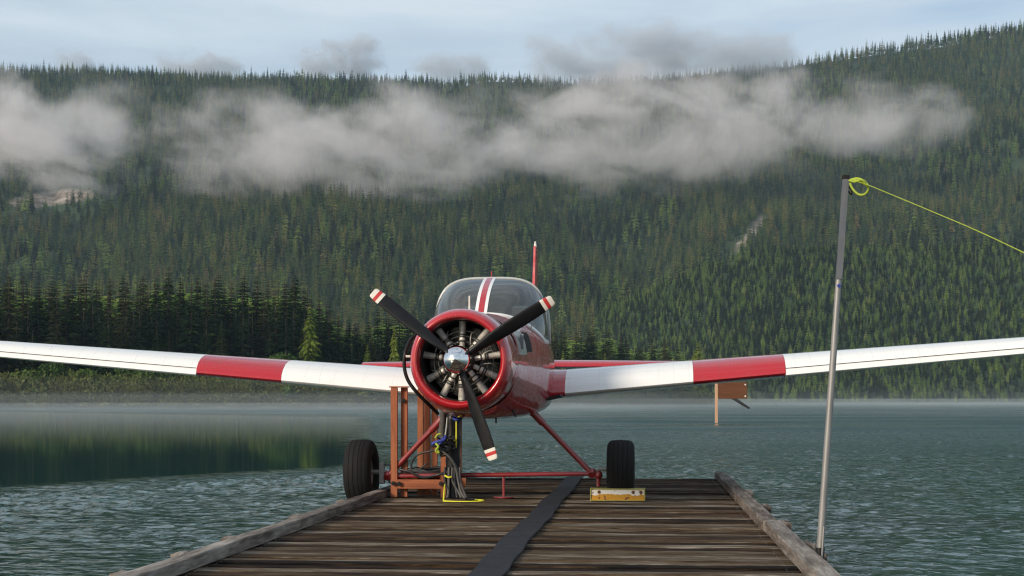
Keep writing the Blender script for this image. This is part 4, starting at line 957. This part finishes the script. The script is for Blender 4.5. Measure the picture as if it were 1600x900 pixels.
# ------------------------------------------------------------------ marker board out in the lake
dm = CAMZ*F/(661-HZ); b0 = P(1119.3, 661, dm)
mk = empty('marker_board', (b0.x, b0.y, 0)); tag(mk, 'rusty brown board on a pale post standing in the lake', 'sign')
u = dm/F
MB().box((-2.1*u,-.09,-1.5),(2.1*u,.09,65*u), b=.03).build('post', M['postw'], mk)
MB().box((2.12*u,-.06,38*u),(48*u,.04,64*u), b=.02).build('board', M['board'], mk)
for x_, z_ in ((45*u,60*u),(45*u,42*u)): MB().lathe([(0,.08),(-.03,.08),(-.03,.001)], (x_,-.06,z_), (0,1,0), 8).build('bolt', M['cream'], mk)
lo_ = MB().tube([P(1128,616,250), P(1146,622,248), P(1158,630,246), P(1170,637.5,244)], [.25,.3,.28,.2], 8)
tag(lo_.build('driftwood_log', M['dark'], smooth='all'), 'dark log slanting into the water behind the brown board', 'log')

# ------------------------------------------------------------------ low clouds on the slope
def cloud_mat(name, dens, seed, col_=(.95,.92,.92), nscale=.010, thr=.435, soft=.31, bias=.10):
    m = bpy.data.materials.new(name); m.use_nodes = True; t = m.node_tree; t.nodes.clear(); k = t.links.new
    out = t.nodes.new('ShaderNodeOutputMaterial'); pv = t.nodes.new('ShaderNodeVolumePrincipled'); pv.inputs['Color'].default_value = (*col_, 1); pv.inputs['Anisotropy'].default_value = .0
    tc = t.nodes.new('ShaderNodeTexCoord'); ge = t.nodes.new('ShaderNodeNewGeometry')
    sx = t.nodes.new('ShaderNodeSeparateXYZ'); k(tc.outputs['Object'], sx.inputs[0])
    def mt(op, *a):
        n = N(t, 'ShaderNodeMath', operation=op)
        for i, q in enumerate(a):
            if isinstance(q, (int, float)): n.inputs[i].default_value = q
            else: k(q, n.inputs[i])
        return n.outputs[0]
    p3 = [mt('POWER', mt('ABSOLUTE', sx.outputs[q]), e) for q, e in (('X', 3.0), ('Y', 2.0), ('Z', 2.2))]
    rr = mt('ADD', mt('ADD', p3[0], p3[1]), p3[2])
    mp = N(t, 'ShaderNodeMapping'); mp.inputs['Location'].default_value = (seed*3.7, seed*1.3, seed*2.1); mp.inputs['Scale'].default_value = (nscale, nscale*.6, nscale*1.5); mp.inputs['Rotation'].default_value = (0, R(-16), 0); k(ge.outputs['Position'], mp.inputs['Vector'])
    nz = N(t, 'ShaderNodeTexNoise', inp={'Scale': 1.0, 'Detail': 8.0, 'Roughness': .66, 'Distortion': .35}); k(mp.outputs[0], nz.inputs['Vector'])
    fall = N(t, 'ShaderNodeMapRange', inp={'From Min': .10, 'From Max': .92, 'To Min': bias, 'To Max': -.36}); k(rr, fall.inputs['Value'])
    up = mt('MULTIPLY', sx.outputs['Z'], -.07)
    ad = N(t, 'ShaderNodeMath', operation='ADD'); k(mt('ADD', nz.outputs['Fac'], up), ad.inputs[0]); k(fall.outputs[0], ad.inputs[1])
    mr = N(t, 'ShaderNodeMapRange', interpolation_type='SMOOTHSTEP', inp={'From Min': thr, 'From Max': thr+soft, 'To Min': 0, 'To Max': dens}); k(ad.outputs[0], mr.inputs['Value'])
    k(mr.outputs[0], pv.inputs['Density']); k(pv.outputs[0], out.inputs['Volume'])
    try: m.cycles.volume_step_rate = .14
    except Exception: pass
    return m
ncl = 0
def cloud(px, py, wpx, hpx, d, depth, dens, lab, roll=0.0, **kw):
    global ncl; ncl += 1
    bm = bmesh.new(); bmesh.ops.create_icosphere(bm, subdivisions=4, radius=1.0)
    for v in bm.verts: v.co *= .93 + .12*mnoise.noise(v.co*1.7 + Vector((ncl*5.1,0,0)))
    me = bpy.data.meshes.new('cloud'); bm.to_mesh(me); bm.free()
    me.materials.append(cloud_mat('cloud_%d' % ncl, dens, ncl, **kw))
    o = bpy.data.objects.new('cloud', me); col.objects.link(o); p = P(px, py, d); o.location = p
    o.scale = (wpx*d/F*.5*1.3, depth, hpx*d/F*.5*1.45); o.rotation_euler = (0, R(roll), 0)
    return tag(o, lab, 'cloud', 'low clouds along the mountainside')
cloud(60, 203, 330, 188, 1700, 140, .021, 'bright fog bank at the left edge before the mountain', 8)
cloud(150, 160, 240, 110, 1850, 110, .007, 'thin veil of fog above the left fog bank', bias=.06)
cloud(530, 218, 620, 205, 1720, 140, .0125, 'long grey fog bank on the slope above the propeller', 0)
cloud(1010, 186, 560, 225, 1880, 140, .0125, 'broad fog bank right of centre reaching the ridge line', -3)
cloud(1330, 178, 420, 140, 1880, 110, .0105, 'tapering end of the fog trailing right behind the pole', 5)
cloud(760, 205, 1560, 200, 1830, 90, .0042, 'thin torn veil of fog joining the banks across the slope', -1, nscale=.014, bias=.05)
cloud(960, 82, 310, 110, 2700, 130, .021, 'grey cloud puff rising over the ridge right of centre', -8, bias=.12, col_=(.72,.75,.80))  # clouds over the ridge: their shade is put into a darker scatter colour
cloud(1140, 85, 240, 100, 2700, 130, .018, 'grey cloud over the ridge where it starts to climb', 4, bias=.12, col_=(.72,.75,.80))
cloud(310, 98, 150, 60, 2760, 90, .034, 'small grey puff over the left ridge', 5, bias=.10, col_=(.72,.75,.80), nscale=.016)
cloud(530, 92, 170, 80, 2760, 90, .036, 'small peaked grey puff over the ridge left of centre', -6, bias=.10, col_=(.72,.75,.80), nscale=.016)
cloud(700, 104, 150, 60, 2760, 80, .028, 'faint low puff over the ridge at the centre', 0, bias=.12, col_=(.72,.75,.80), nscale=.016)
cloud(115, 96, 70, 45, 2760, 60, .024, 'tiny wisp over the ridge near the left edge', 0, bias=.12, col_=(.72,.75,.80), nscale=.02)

# ------------------------------------------------------------------ mist on the water and haze
def air(name, lo, hi, dens, c, lab):
    m = bpy.data.materials.new(name); m.use_nodes = True; t = m.node_tree; t.nodes.clear()
    out = t.nodes.new('ShaderNodeOutputMaterial'); pv = t.nodes.new('ShaderNodeVolumePrincipled'); pv.inputs['Color'].default_value = (*c, 1); pv.inputs['Density'].default_value = dens
    t.links.new(pv.outputs[0], out.inputs['Volume'])
    o = MB().box(lo, hi).build(name, m); tag(o, lab, 'mist' if name == 'mist' else 'haze', kind='stuff'); return o
for i, (x0, x1, y0, y1, zt, dn) in enumerate(((-900,900,120,1150,1.2,.00014),(-900,900,170,1150,3.2,.00011),(-900,900,240,1150,7.5,.00007),(-160,6,105,392,.7,.0006),(-170,14,150,396,1.7,.0008),(-180,28,200,400,3.6,.0005),(-190,40,260,404,7.0,.00025),
        (-60,120,330,560,2.6,.0003),(60,460,480,900,3.0,.00035),(140,420,420,700,1.6,.0005),(25,330,112,520,1.1,.00045))):
    air('mist', (x0-i, y0, .03+.01*i), (x1+i, y1+i*3, zt), dn, (.86,.92,.97), 'thin pale mist lying on the far water')
air('haze', (-2500,-60,-9.5), (2500,3300,900), 5.0e-5, (.60,.82,1.0), 'pale blue air between the dock and the mountain')
print('trees', ntree, 'forest', len(z), 'planks', npl)
